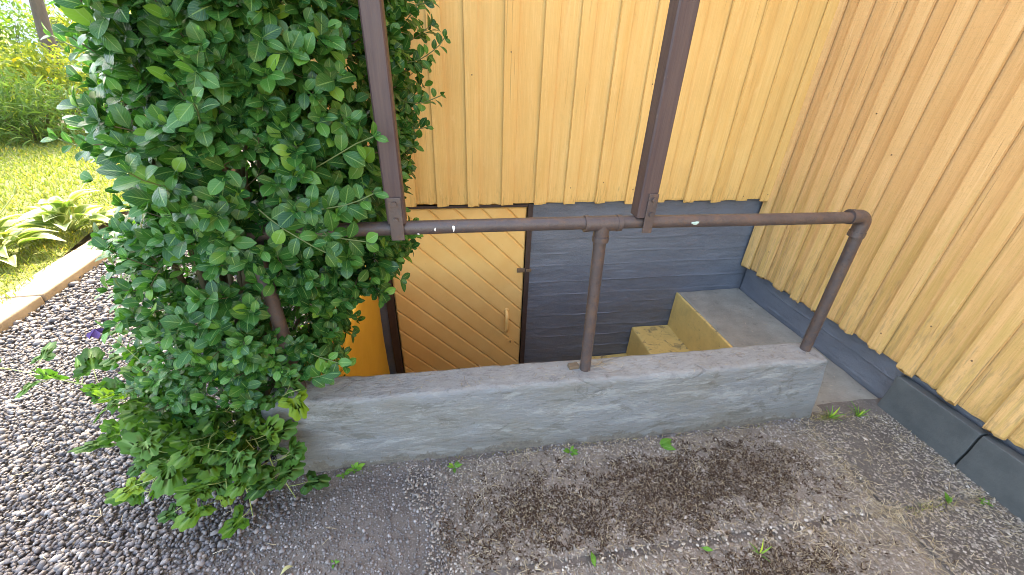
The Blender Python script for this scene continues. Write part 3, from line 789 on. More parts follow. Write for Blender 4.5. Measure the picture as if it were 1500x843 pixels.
# pull handle, key plate and rusty hasp
hx = 0.41; hy = dy - 0.015
mb = MB(); mb.tube([(hx, hy + 0.002, -0.105), (hx, hy - 0.012, -0.108), (hx, hy - 0.034, -0.125), (hx, hy - 0.045, -0.165), (hx, hy - 0.046, -0.235), (hx, hy - 0.036, -0.275), (hx, hy - 0.014, -0.292), (hx, hy + 0.002, -0.295)], [0.012, 0.013, 0.014, 0.0165, 0.0165, 0.014, 0.013, 0.012], 12)
mb.tube([(hx, hy + 0.001, -0.098), (hx, hy - 0.006, -0.098)], 0.019, 12)
mb.tube([(hx, hy + 0.001, -0.298), (hx, hy - 0.006, -0.298)], 0.015, 12)
mb.build('handle', M['door_paint'], door, True)
kx, kz = 0.446, -0.405
mb = MB(); mb.tube([(kx, hy + 0.001, kz), (kx, hy - 0.004, kz)], 0.034, 20); mb.tube([(kx, hy - 0.003, kz), (kx, hy - 0.008, kz)], 0.019, 16)
auto_smooth(mb.build('key_plate', M['door_paint'], door), 30)
mb = MB(); mb.tube([(kx, hy - 0.007, kz + 0.004), (kx, hy - 0.0095, kz + 0.004)], 0.0055, 10); mb.box(kx - 0.0028, kx + 0.0028, hy - 0.0095, hy - 0.007, kz - 0.014, kz + 0.003)
mb.build('keyhole', M['dark_hole'], door)
mb = MB(); mb.box(0.478, 0.545, hy - 0.010, hy - 0.003, 0.236, 0.272, 0.002); mb.box(0.545, 0.586, hy - 0.022, hy - 0.012, 0.243, 0.268, 0.002)
mb.tube([(0.553, hy - 0.03, 0.256), (0.553, hy + 0.0, 0.256)], 0.008, 10)
for sx in (0.488, 0.517): mb.tube([(sx, hy - 0.013, 0.254), (sx, hy - 0.009, 0.254)], 0.005, 8)
mb.build('hasp', M['rust_metal'], door)
# frame: two jambs and the head
MB().box(-0.492, DX0 - 0.006, 2.598, 2.68, -1.25, 0.768, 0.004).build('door_jamb', M['frame_paint'], house)
MB().box(DX1 + 0.006, 0.573, 2.604, 2.68, -1.25, 0.768, 0.004).build('door_jamb', M['frame_paint'], house)
MB().box(DX0 - 0.004, DX1 + 0.004, 2.602, 2.68, DZ1 + 0.005, 0.7655, 0.003).build('door_head', M['frame_paint'], house)

# ================================================================== STAIRS, CURB, WELL WALL
st = tag(empty('basement_stairs', (1.84, 2.0, 0)), 'painted concrete basement stairs with grey top landing in the corner', 'stairs')
rough_box(1.845, 2.397, 1.285, 2.617, -0.4, -0.004, 0.03, 0.012, 0.0035, 8, skip=((2, 0),)).build('landing', M['landing_concrete'], st, True)
rough_box(1.829, 1.849, 1.415, 2.6165, -0.36, -0.012, 0.03, 0.006, 0.002, 9).build('riser', M['step_paint'], st, True)
for k, (x0, x1, zt) in enumerate(((1.50, 1.842, -0.335), (1.15, 1.512, -0.625), (0.80, 1.162, -0.915))):
    rough_box(x0, x1, 1.415, 2.6165, zt - 0.32, zt, 0.03, 0.014, 0.004, 8, skip=((2, 0),)).build('step', M['step_paint'], st, True)
MB().box(-0.53, 0.82, 1.41, 2.645, -1.32, -1.21).build('well_floor', M['landing_concrete'], st)

def curb_warp(q):
    t = (q.x - 0.5) / 1.3
    q = q.copy()
    q.y += 0.010 * noise.noise((q.x * 1.4, 0.3, 0))
    if q.z > 0.3: q.z += 0.006 * noise.noise((q.x * 1.8, q.y, 2.0))
    if q.y < 1.33: q.y -= 0.018 * (0.39 - min(max(q.z, 0), 0.39)) / 0.39      # battered face
    if q.x > 1.6 and q.z < 0.36: q.x += 0.05 * (0.36 - max(q.z, 0)) / 0.36 * max(0.0, (q.x - 1.6) / 0.22)
    if q.x < -0.6: q.z -= 0.02 * ((-0.6 - q.x) / 0.2) ** 2
    return q
curb = tag(empty('parapet_wall', (0.5, 1.34, 0)), 'low grey-blue painted concrete curb in front of the basement stairwell', 'concrete wall')
rough_box(-0.79, 1.825, 1.265, 1.425, -0.06, 0.390, 0.018, 0.022, 0.0045, 10.0, skip=((2, 0),), warp=curb_warp).build('curb', M['curb_paint'], curb, True)
MB().box(-0.55, 1.84, 1.30, 1.413, -1.3, -0.05).build('retaining_wall', M['curb_paint'], curb)
o = rough_box(-0.79, -0.545, 1.432, 2.618, -1.3, 0.355, 0.045, 0.02, 0.004, 6.0, skip=((2, 0),)).build('well_side_wall', M['yellow_render'], curb, True)
o['label'] = 'deep yellow painted side wall of the stairwell'

# ================================================================== RAILING
ry, rz, pr = 1.352, 1.098, 0.0245
rail = tag(empty('pipe_railing', (0.55, ry, 0.39)), 'brown painted steel pipe railing standing on the concrete curb', 'railing')
def bend(pts, seg=8):
    return pts
def pipe(pts, rad, seg=18): return MB().tube(pts, rad, seg, True)
xl, xr = -0.655, 1.722
xs_ = np.linspace(xl + 0.05, xr - 0.03, 26)
pts = [(float(x), ry + 0.002 * math.sin(x * 3) + 0.006 * max(0, x - 1) , rz + 0.003 * math.sin(x * 2.1 + 1)) for x in xs_]
auto_smooth(pipe(pts, pr).build('top_rail', M['pipe_paint'], rail), 40)
def post(xb, yb, zb, xt, yt, zt):
    return auto_smooth(pipe([(xb, yb, zb), (xb + (xt - xb) * 0.3, yb + (yt - yb) * .3, zb + (zt - zb) * 0.3), (xb + (xt - xb) * 0.7, yb + (yt - yb) * .7, zb + (zt - zb) * 0.7), (xt, yt, zt)], pr).build('rail_post', M['pipe_paint'], rail), 40)
post(0.588, 1.350, 0.360, 0.565, ry, rz - 0.02)
post(1.757, 1.362, 0.365, 1.7235, ry + 0.004, rz - 0.03)
post(-0.655, 1.362, 0.340, -0.655, ry, rz - 0.03)
# elbows at both ends
def elbow(cx, sgn):
    pts = [(cx - sgn * 0.075, ry + 0.004, rz)]
    for k in range(7):
        a = k / 6 * math.pi / 2
        pts.append((cx - sgn * 0.036 + sgn * 0.036 * math.sin(a), ry + 0.004, rz - 0.036 + 0.036 * math.cos(a)))
    pts.append((cx - 0.003, ry + 0.004, rz - 0.085))
    mb = MB().tube(pts, pr + 0.0045, 18); mb.tube([(cx - sgn * 0.06, ry + 0.004, rz), (cx - sgn * 0.082, ry + 0.004, rz)], pr + 0.0070, 18)
    mb.tube([(cx - 0.002, ry + 0.004, rz - 0.066), (cx - 0.003, ry + 0.004, rz - 0.09)], pr + 0.0070, 18)
    return auto_smooth(mb.build('elbow', M['pipe_paint'], rail), 40)
elbow(xr, 1); elbow(xl, -1)
mb = MB().tube([(0.50, ry, rz), (0.632, ry, rz)], pr + 0.0045, 18); mb.tube([(0.565, ry, rz), (0.5675, ry, rz - 0.068)], pr + 0.0045, 18)
mb.tube([(0.5672, ry, rz - 0.050), (0.568, ry, rz - 0.072)], pr + 0.0070, 18)
for e in (0.503, 0.629): mb.tube([(e - 0.009, ry, rz), (e + 0.009, ry, rz)], pr + 0.0068, 18)
auto_smooth(mb.build('tee_fitting', M['pipe_paint'], rail), 40)
# old paint drips and a green corrosion spot on the rail
def blob(x, dz, sx, sz, mat, nm):
    mb = MB(); V = []; n = 10
    for k in range(n):
        a = 2 * math.pi * k / n; rr = 1 + 0.25 * math.sin(3 * a + x * 40)
        u = math.cos(a) * sx * rr; v = dz + math.sin(a) * sz * rr
        V.append((x + u, ry - math.sqrt(max(1e-6, (pr + 0.0012) ** 2 - min(v * v, (pr * 0.98) ** 2))), rz + v))
    V.append((x, ry - math.sqrt(max(1e-6, (pr + 0.0026) ** 2 - dz * dz)), rz + dz))
    mb.add(V, [(k, (k + 1) % n, n) for k in range(n)]); mb.build(nm, mat, rail)
blob(0.012, 0.004, 0.0045, 0.011, M['paint_drip'], 'paint_drip'); blob(-0.052, 0.002, 0.003, 0.006, M['paint_drip'], 'paint_drip'); blob(-0.11, -0.015, 0.004, 0.005, M['paint_drip'], 'paint_drip')
blob(0.93, 0.001, 0.016, 0.007, M['verdigris'], 'corrosion_spot')

# two square posts strapped to the rail
def square_post(x0, x1, y0, y1, lean, label, plates):
    root = tag(empty('timber_post', ((x0 + x1) / 2, (y0 + y1) / 2, rz)), label, 'post', 'brown posts on the railing')
    mb = MB(); bev = 0.005
    lv = [rz - 0.0 + 0.028, 1.4, 1.8, 2.3, 3.2]
    prof = [(x0 + bev, y0), (x1 - bev, y0), (x1, y0 + bev), (x1, y1 - bev), (x1 - bev, y1), (x0 + bev, y1), (x0, y1 - bev), (x0, y0 + bev)]
    V = [(x + lean * (z - rz), y, z) for z in lv for x, y in prof]; F = []
    for i in range(len(lv) - 1):
        for k in range(8): F.append((i * 8 + k, i * 8 + (k + 1) % 8, (i + 1) * 8 + (k + 1) % 8, (i + 1) * 8 + k))
    F.append(tuple(range(8))[::-1]); F.append(tuple((len(lv) - 1) * 8 + k for k in range(8)))
    mb.add(V, F); mb.build('shaft', M['post_paint'], root)
    for (a, c_, yf) in plates:
        pl = MB().box(a, c_, yf - 0.006, yf, rz - 0.030, rz + 0.120, 0.002).build('strap', M['pipe_paint'], root)
        for zz_ in (rz + 0.045, rz + 0.10):
            xm = (a + c_) / 2
            MB().tube([(xm, yf - 0.0055, zz_), (xm, yf - 0.014, zz_)], 0.0085, 6).build('bolt', M['pipe_paint'], pl)
    return root
square_post(-0.208, -0.148, 1.322, 1.382, -0.004, 'straight brown square post at the bush, left of the two on the railing', [(-0.200, -0.156, 1.3205)])
p2 = square_post(0.686, 0.752, 1.322, 1.388, 0.0, 'brown square post right of the rail tee, the one clear of leaves', [(0.713, 0.750, 1.3205)])

# dark slabs leaning on the foundation
def plinth(y0, y1, label):
    mb = rough_box(0.0, 0.05, y0, y1, -0.05, 0.218, 0.03, 0.004, 0.0012, 9.0, skip=((2, 0),), warp=lambda q: Vector((2.320 + q.x + 0.02 * q.z, q.y + (0.003 * noise.noise((q.z * 14, q.y, 0))), q.z + (0.006 * noise.noise((q.y * 5, 1.0, 0)) if q.z > 0.1 else 0))))
    o = mb.build('skirting_slab', M['dark_slab'], None, True)
    tag(o, label, 'slab', 'dark slabs against the foundation')
plinth(0.898, 1.285, 'dark grey skirting slab against the foundation, the far one next to the landing')
plinth(0.35, 0.890, 'dark grey skirting slab against the foundation, the near one cut by the right border')

# wood offcut lying on the curb
mb = MB().box(-0.024, 0.024, -0.014, 0.014, 0.0, 0.018, 0.002)
o = mb.build('wood_offcut', M['weathered_wood']); o.location = (0.533, 1.362, 0.389); o.rotation_euler = (0.03, 0.05, R(8))
tag(o, 'small weathered wood offcut on the curb beside the middle rail post', 'wood block')

# ================================================================== PLANTS
def leaf_template(wid=0.30, nl=5, fold=0.18, curl=0.18, peak=0.45, na=4, sharp=1.0):
    """leaf of length 1 along +Y, width along X, upper side +Z"""
    V = []; UV = []
    for j in range(nl + 1):
        t = j / nl
        wv = wid * (math.sin(math.pi * t ** (math.log(0.5) / math.log(peak))) ** sharp)
        wv = max(wv, 0.012)
        for i in range(na + 1):
            u = i / na * 2 - 1
            V.append((u * wv, t, abs(u) * wv * fold * 2 - curl * (t - 0.35) ** 2 - 0.03 * u * u))
            UV.append((i / na, t))
    F = []; uvl = []
    for j in range(nl):
        for i in range(na):
            a = j * (na + 1) + i; q = (a, a + 1, a + na + 2, a + na + 1); F.append(q); uvl += [UV[k] for k in q]
    return np.array(V), np.array(F), np.array(uvl)
def frames(Y, N):
    """rotation matrices from leaf direction Y and preferred normal N"""
    Y = Y / np.linalg.norm(Y, axis=1, keepdims=True)
    Z = N - Y * np.sum(N * Y, 1, keepdims=True); Z /= np.maximum(np.linalg.norm(Z, axis=1, keepdims=True), 1e-6)
    X = np.cross(Y, Z)
    return np.stack([X, Y, Z], 2)
def unit(v): v = np.asarray(v, float); return v / (np.linalg.norm(v) + 1e-9)

def sprig(p, d, L, pairs, size, out, g, Ls, up=0.75, stem_r=0.0014, face=None, planar=False):
    """shoot with opposite leaf pairs; appends (pos, dir, normal, size)"""
    p = np.array(p, float); d = unit(d); a = unit(np.cross(d, g.normal(size=3)))
    pts = [p.copy()]
    for k in range(pairs):
        p = p + d * (L / pairs); d = unit(d + np.array([0, 0, 0.10]) + g.normal(size=3) * 0.10); pts.append(p.copy())
        a = unit(np.cross(d, a)) if not planar else unit(np.cross(d, face) + g.normal(size=3) * 0.35)
        last = k == pairs - 1
        sz = size * (0.62 + 0.38 * math.sin(math.pi * (0.25 + 0.6 * k / max(1, pairs - 1)))) * g.uniform(0.75, 1.15)
        for s in (1, -1):
            ld = unit(d * (0.75 if last else 0.45) + a * s * 0.9 + g.normal(size=3) * 0.18)
            nn = unit((d * 0.65 if face is None else face * 0.7 + d * 0.3) + np.array([0, -0.15, up]) + g.normal(size=3) * 0.22)
            out.append((p + ld * 0.004, ld, nn, sz * g.uniform(0.85, 1.1)))
        if last:
            for q in range(2):
                ld = unit(d + g.normal(size=3) * 0.3); out.append((p, ld, unit(np.cross(ld, a) + g.normal(size=3) * 0.2), sz * 0.6))
    Ls.append((pts, stem_r))

# ---- evergreen climbing bush
ELL = [((-0.60, 1.74, 1.80), (0.31, 0.56, 0.62), 1.0), ((-0.68, 1.66, 1.32), (0.33, 0.46, 0.45), 1.0), ((-0.80, 1.64, 0.86), (0.35, 0.42, 0.40), 1.0),
       ((-0.92, 1.60, 0.50), (0.32, 0.36, 0.30), 0.9), ((-0.44, 1.75, 1.55), (0.25, 0.50, 0.75), 1.0), ((-0.42, 1.66, 1.02), (0.18, 0.30, 0.25), 0.8),
       ((-0.66, 1.50, 0.60), (0.15, 0.20, 0.27), 0.8), ((-0.25, 2.05, 1.75), (0.17, 0.28, 0.40), 0.30)]
def ell_val(P, e):
    c, r_, _ = e
    return np.sqrt((((P - np.array(c)) / np.array(r_)) ** 2).sum(-1))
g = np.random.default_rng(21)
leaves = []; stems = []
area = [w_ * (r_[0] * r_[1] + r_[1] * r_[2] + r_[0] * r_[2]) for _, r_, w_ in ELL]
NSPRIG = 6500
for e, ar in zip(ELL, area):
    c = np.array(e[0]); r_ = np.array(e[1]); n = int(NSPRIG * ar / sum(area))
    for _ in range(n):
        d = unit(g.normal(size=3)); lump = 1 + 0.16 * fbm(tuple(c + d * r_), 4.5, 2)
        P = c + d * r_ * g.choice([g.uniform(0.86, 1.0), g.uniform(0.60, 0.88)], p=[0.72, 0.28]) * lump
        if noise.noise(tuple(P * 6.5)) < -0.26 and g.random() < 0.8: continue
        if P[1] > 2.46 or P[2] < 0.12 or P[2] > 2.5: continue
        if P[1] > 2.1 and g.random() < 0.5: continue
        if any(ell_val(P, f) < 0.66 for f in ELL if f is not e): continue
        if -0.27 < P[0] < -0.10 and 1.18 < P[1] < 1.45: continue
        if P[0] > -0.95 and 1.25 < P[1] < 1.47 and P[2] < 0.43: continue
        if -0.715 < P[0] < -0.55 and P[1] < 1.40 and 0.66 < P[2] < 1.06 and g.random() < 0.9: continue
        nrm = unit(d / r_)
        sprig(P, nrm * 0.75 + np.array([0, 0, 0.35]) + g.normal(size=3) * 0.35, g.uniform(0.05, 0.11), int(g.integers(2, 5)), 0.050 if P[2] < 0.75 else 0.061, leaves, g, stems, face=nrm)
# longer shoots that stand out of the outline
shoots = [((-0.92, 1.47, 1.32), (-1, -0.1, 0.1), 0.22, 7), ((-0.95, 1.50, 1.20), (-1, 0.0, 0.25), 0.20, 6), ((-0.84, 1.42, 1.56), (-1, -0.1, 0.3), 0.18, 6),
          ((-0.76, 1.40, 1.70), (-1, -0.1, 0.5), 0.18, 5), ((-0.90, 1.5, 1.45), (-1, 0.1, 0.1), 0.16, 5), ((-1.1, 1.5, 0.95), (-1, -0.2, 0.2), 0.14, 5),
          ((-0.20, 1.85, 1.60), (1, -0.1, -0.02), 0.24, 8), ((-0.20, 1.80, 1.48), (1, -0.1, -0.35), 0.20, 7), ((-0.22, 1.80, 1.68), (1, 0.1, 0.25), 0.20, 6),
          ((-0.25, 1.9, 1.9), (1, 0.1, 0.2), 0.26, 7), ((-0.25, 1.95, 1.55), (1, 0.05, 0.1), 0.16, 5), ((-0.2, 1.9, 1.35), (1, 0.05, -0.2), 0.12, 4),
          ((-0.24, 1.9, 1.45), (1, 0, -0.1), 0.14, 5), ((-0.22, 1.85, 1.78), (1, 0, 0), 0.17, 5),
          ((-0.30, 1.62, 0.94), (1, -0.1, 0.1), 0.18, 6), ((-0.34, 1.62, 0.86), (1, -0.1, -0.2), 0.11, 5), ((-0.46, 1.55, 0.78), (1, -0.2, -0.3), 0.10, 4),
          ((-0.45, 1.28, 1.30), (1, -0.15, 0.35), 0.27, 5), ((-0.46, 1.24, 1.20), (1, -0.12, 0.15), 0.25, 5), ((-0.50, 1.24, 1.16), (0.9, -0.15, -0.35), 0.24, 5),
          ((-0.55, 1.22, 1.22), (0.6, -0.3, -0.5), 0.22, 5), ((-0.62, 1.2, 1.45), (0.3, -0.5, 0.2), 0.16, 4), ((-0.7, 1.18, 1.30), (-0.2, -0.6, 0.1), 0.14, 4),
          ((-0.55, 1.3, 0.62), (0.7, -0.3, -0.2), 0.14, 4), ((-0.62, 1.30, 0.52), (0.6, -0.4, 0.0), 0.14, 4)]
shoots = shoots[17:] + shoots[:17]
big = []
for k, (p_, d_, L_, n_) in enumerate(shoots):
    sprig(p_, d_, L_, n_, 0.066 if p_[1] < 1.4 else 0.046, big, g, stems, 0.5, 0.002, face=np.array([0.25 * np.sign(d_[0]), -0.8, 0.25]), planar=True)
bush = tag(empty('evergreen_bush', (-0.85, 1.6, 0)), 'large glossy dark green evergreen bush swallowing the left end of the railing', 'bush')
Pl = np.array([l[0] for l in leaves]); Yl = np.array([l[1] for l in leaves]); Nl = np.array([l[2] for l in leaves]); Sl = np.array([l[3] for l in leaves])
keep = (Pl[:, 1] < 2.52) & ~((Pl[:, 0] > -0.26) & (Pl[:, 0] < -0.10) & (Pl[:, 1] > 1.2) & (Pl[:, 1] < 1.44))
Pl, Yl, Nl, Sl = Pl[keep], Yl[keep], Nl[keep], Sl[keep]
TP = [(0.335, 0.14, 0.16, 0.52), (0.30, 0.10, 0.30, 0.48), (0.36, 0.18, 0.08, 0.55), (0.34, 0.05, 0.36, 0.52)]
temps = [leaf_template(w_, 6, f_, c_, p_, 4, 0.62) for w_, f_, c_, p_ in TP]
ltemps = [leaf_template(w_, 5, f_, c_, p_, 2, 0.62) for w_, f_, c_, p_ in TP]
# the leaves nearest to the viewer's side become single parts, the mass stays one part
cpos = np.array([0, 0, 1.62]); dist = np.linalg.norm(Pl - cpos, axis=1) + np.clip(-Pl[:, 2] + 0.6, 0, 1) * 0.0
nbig = min(300, len(big)); nbig = min(nbig, 240)
for l in big[240:]:
    leaves.append(l)
if len(big) > 240:
    Pl = np.concatenate([Pl, [l[0] for l in big[240:]]]); Yl = np.concatenate([Yl, [l[1] for l in big[240:]]]); Nl = np.concatenate([Nl, [l[2] for l in big[240:]]]); Sl = np.concatenate([Sl, [l[3] for l in big[240:]]])
    dist = np.linalg.norm(Pl - cpos, axis=1)
big = big[:240]; order = np.argsort(dist - 3.0 * Sl); take = set(order[:max(0, 300 - nbig)].tolist())
rest = np.array([i for i in range(len(Pl)) if i not in take])
which = g.integers(0, 4, len(rest)); parts = []
for k in range(4):
    I = rest[which == k]; V0, F0, u0 = ltemps[k]
    parts.append(scatter(V0, F0, frames(Yl[I], Nl[I]) * Sl[I][:, None, None], Pl[I], u0))
V, F, U = merge(parts)
o = link('foliage', np_mesh('foliage', V, F, U), M['bush_leaf'], bush, True); o['kind'] = 'stuff'
leaf_me = []
for k in range(4):
    me = np_mesh('leaf', *temps[k]); me.materials.append(M['bush_leaf_single'])
    me.polygons.foreach_set('use_smooth', np.ones(len(me.polygons), bool)); leaf_me.append(me)
def single_leaf(me, P, Y, N, s, parent, name='leaf', inv=None):
    o = bpy.data.objects.new(name, me); col.objects.link(o)
    Rm = frames(np.array([Y]), np.array([N]))[0]
    o.matrix_world = Matrix([[*(Rm[i] * s), P[i]] for i in range(3)] + [[0, 0, 0, 1]])
    o.parent = parent; o.matrix_parent_inverse = inv if inv is not None else parent_world(parent).inverted()
    return o
binv = parent_world(bush).inverted()
for i in sorted(take): single_leaf(leaf_me[int(g.integers(0, 4))], Pl[i], Yl[i], Nl[i], float(Sl[i]), bush, inv=binv)
for (P_, Y_, N_, s_) in big[:300]: single_leaf(leaf_me[int(g.integers(0, 4))], P_, Y_, N_, float(s_), bush, inv=binv)
# stems
for pts, r_ in stems[-len(shoots):]: MB().tube(pts, r_, 5, False).build('twig', M['young_stem'], bush, True)
mb = MB()
base = Vector((-0.93, 1.62, -0.03))
for k in range(16):
    a = rnd.uniform(0, 6.28); top = Vector((-0.74 + rnd.uniform(-0.26, 0.24), 1.62 + rnd.uniform(-0.28, 0.28), rnd.uniform(0.8, 2.2)))
    b0 = base + Vector((rnd.uniform(-0.16, 0.05), rnd.uniform(-0.15, 0.15), 0)); mid_ = b0.lerp(top, 0.5) + Vector((rnd.uniform(-.08, .08), rnd.uniform(-.08, .08), 0))
    mb.tube([b0, b0.lerp(mid_, 0.5) + Vector((0, 0, 0.03)), mid_, mid_.lerp(top, 0.5), top], [0.014, 0.012, 0.010, 0.007, 0.003], 7, False)
mb.build('stem', M['bush_stem'], bush, True)
mb = MB()
for pts, r_ in stems[:-len(shoots)]:
    if g.random() < 0.3: mb.tube(pts[:4], r_, 4, False)
o = mb.build('twig', M['bush_stem'], bush, True); o['kind'] = 'stuff'

# ---- lobed-leaf shrub sprawling at the corner of the curb
def lobed_template(seed):
    """palmate leaf with toothed lobes: fan of quads around the midribs"""
    gg = np.random.default_rng(seed); n = 40; V = [(0, 0, 0)]; UV = [(0.5, 0)]
    ang = np.linspace(-2.35, 2.35, n + 1)
    ring0, ring1 = [], []
    for i, a in enumerate(ang):
        lobe = 0.36 + 0.64 * abs(math.cos(a * 1.40)) ** 0.9 * (1.0 if abs(a) < 1.12 else (0.82 if abs(a) < 2.0 else 0.5))
        tooth = 1 + 0.06 * (1 if (i // 2) % 2 else -1)
        r_ = lobe * tooth * 0.72 * gg.uniform(0.96, 1.04)
        x, y = math.sin(a) * r_, math.cos(a) * r_ + 0.12
        rib = abs(math.cos(a * 1.40))
        ring0.append((x * 0.5, y * 0.5, 0.04 - 0.03 * (1 - rib)))
        ring1.append((x, y, 0.03 - 0.06 * (1 - rib) - 0.14 * r_ * r_))
    V += ring0 + ring1; F = []
    for i in range(n):
        F.append((1 + i, 1 + i + 1, n + 2 + i + 1, n + 2 + i))
        F.append((0, 1 + i, 1 + i + 1, 1 + i + 1))
    F = [f if f[2] != f[3] else f[:3] for f in F]
    me = bpy.data.meshes.new('leaf'); me.from_pydata([tuple(v) for v in V], [], F)
    uvl = me.uv_layers.new(name='UVMap')
    for l in me.loops:
        v = me.vertices[l.vertex_index].co; uvl.data[l.index].uv = (0.5 + v.x * 0.8, v.y)
    me.materials.append(M['lobed_leaf']); me.polygons.foreach_set('use_smooth', np.ones(len(me.polygons), bool))
    return me
lob = [lobed_template(s) for s in (1, 2, 3)]
shrub = tag(empty('lobed_leaf_shrub', (-0.98, 1.38, 0)), 'sprawling bright green shrub with lobed leaves at the curb corner', 'shrub')
sinv = parent_world(shrub).inverted(); stemb = MB()
g2 = np.random.default_rng(5)
def cane(P0, P1, bow, nl, size, g, r0=0.0042):
    P0 = np.array(P0, float); P1 = np.array(P1, float); pts = []
    for k in range(9):
        t = k / 8; p = P0 + (P1 - P0) * t; p[2] += bow * math.sin(math.pi * t); p += g.normal(size=3) * 0.004; pts.append(p)
    stemb.tube([tuple(p) for p in pts], [r0 * (1 - 0.65 * k / 8) for k in range(9)], 6)
    for k in range(nl):
        t = 0.22 + 0.78 * (k + g.uniform(0, 0.6)) / nl; t = min(t, 1.0)
        f = t * 8; i = min(int(f), 7); p = pts[i] + (pts[i + 1] - pts[i]) * (f - i); d = unit(pts[i + 1] - pts[i])
        side = unit(np.cross(d, [0, 0, 1])) * (1 if k % 2 else -1)
        pd = unit(d * 0.5 + side * 0.8 + np.array([0, 0, 0.45]) + g.normal(size=3) * 0.25); pl = size * g.uniform(0.4, 0.9)
        q = p + pd * pl; q[2] = max(q[2], 0.02)
        stemb.tube([tuple(p), tuple((p + q) / 2 + np.array([0, 0, -0.004])), tuple(q)], 0.0013, 5)
        ld = unit(pd * 0.7 + np.array([0, -0.25, -0.1]) + g.normal(size=3) * 0.3)
        single_leaf(lob[int(g.integers(0, 3))], q, ld, unit(np.array([0.0, -0.55, 0.9]) + g.normal(size=3) * 0.38), float(size * g.uniform(0.65, 1.30)), shrub, inv=sinv)
canes = [((-1.0, 1.42, 0.1), (-2.02, 1.66, 0.40), 0.06, 7, 0.085), ((-1.0, 1.40, 0.1), (-1.62, 1.50, 0.42), 0.04, 7, 0.10), ((-1.0, 1.42, 0.1), (-1.48, 1.62, 0.50), 0.03, 6, 0.10),
         ((-1.0, 1.36, 0.1), (-1.42, 1.32, 0.22), 0.10, 7, 0.085), ((-0.98, 1.34, 0.05), (-1.20, 1.12, 0.12), 0.16, 8, 0.09), ((-0.96, 1.34, 0.05), (-0.98, 1.02, 0.10), 0.20, 9, 0.09),
         ((-0.95, 1.34, 0.05), (-0.80, 1.03, 0.07), 0.20, 8, 0.09), ((-0.94, 1.36, 0.05), (-0.66, 1.08, 0.09), 0.18, 9, 0.085), ((-0.94, 1.34, 0.1), (-0.78, 1.14, 0.30), 0.12, 8, 0.09),
         ((-0.94, 1.36, 0.1), (-0.60, 1.24, 0.50), 0.06, 6, 0.085), ((-0.98, 1.34, 0.1), (-1.10, 1.16, 0.38), 0.08, 9, 0.09), ((-1.0, 1.36, 0.1), (-1.30, 1.30, 0.45), 0.06, 9, 0.095),
         ((-0.96, 1.34, 0.1), (-0.92, 1.12, 0.34), 0.10, 9, 0.09), ((-1.0, 1.38, 0.1), (-1.22, 1.42, 0.52), 0.06, 8, 0.095), ((-0.95, 1.36, 0.1), (-0.86, 1.20, 0.45), 0.08, 8, 0.09),
         ((-0.98, 1.36, 0.05), (-1.12, 1.08, 0.20), 0.16, 8, 0.09), ((-0.98, 1.36, 0.05), (-0.86, 1.06, 0.20), 0.16, 8, 0.09), ((-0.95, 1.36, 0.05), (-0.72, 1.12, 0.20), 0.16, 7, 0.085)]
canes += [((-0.97, 1.36, 0.1), (-1.05, 1.05, 0.30), 0.12, 8, 0.095), ((-0.97, 1.36, 0.1), (-0.80, 1.10, 0.14), 0.22, 8, 0.09), ((-0.97, 1.36, 0.05), (-1.18, 1.20, 0.26), 0.14, 9, 0.095), ((-0.98, 1.38, 0.1), (-1.36, 1.40, 0.34), 0.10, 8, 0.10),
          ((-0.97, 1.34, 0.05), (-0.90, 1.04, 0.12), 0.12, 8, 0.09), ((-0.95, 1.34, 0.05), (-0.74, 1.06, 0.16), 0.14, 7, 0.085), ((-0.97, 1.36, 0.05), (-1.08, 1.10, 0.10), 0.10, 8, 0.09)]
for c_ in canes: cane(*c_[:3], c_[3], c_[4], g2)
stemb.build('stem', M['green_stem'], shrub, True)

# dark edging stones of the bed under the shrub
def edging(p0, p1, label):
    p0 = Vector(p0); p1 = Vector(p1); d = p1 - p0
    mb = rough_box(0, d.length, -0.035, 0.035, -0.05, 0.085, 0.02, 0.016, 0.007, 14)
    o = mb.build('edging_stone', M['edging_stone'], None, True); o.location = p0; o.rotation_euler = (0, 0.02, math.atan2(d.y, d.x))
    tag(o, label, 'edging stone', 'dark edging stones of the bed')
edging((-1.32, 1.33, 0), (-1.02, 1.27, 0), 'rough dark edging stone on the gravel under the lobed-leaf shrub')
edging((-1.33, 1.40, 0), (-1.46, 1.75, 0), 'rough dark edging stone running back beside the gravel, half hidden by the shrub')

# columbine flower at the bush foot
fl = tag(empty('purple_flower', (-1.2, 1.3, 0)), 'small nodding dark purple flower beside the bush foot', 'flower')
MB().tube([(-1.12, 1.42, 0.2), (-1.16, 1.36, 0.55), (-1.195, 1.31, 0.80), (-1.205, 1.30, 0.785)], [0.002, 0.0018, 0.0014, 0.0012], 5).build('stem', M['green_stem'], fl, True)
for k in range(6):
    a = k * math.pi / 3
    V0, F0, u0 = leaf_template(0.34, 4, 0.5, -0.3, 0.6, 2)
    d = np.array([math.cos(a) * 0.6, math.sin(a) * 0.6, -0.8]); me = np_mesh('petal', V0, F0, u0); me.materials.append(M['purple_petal'])
    single_leaf(me, np.array([-1.205, 1.30, 0.785]), d, np.array([math.cos(a), math.sin(a), 0.5]), 0.036, fl, 'petal')

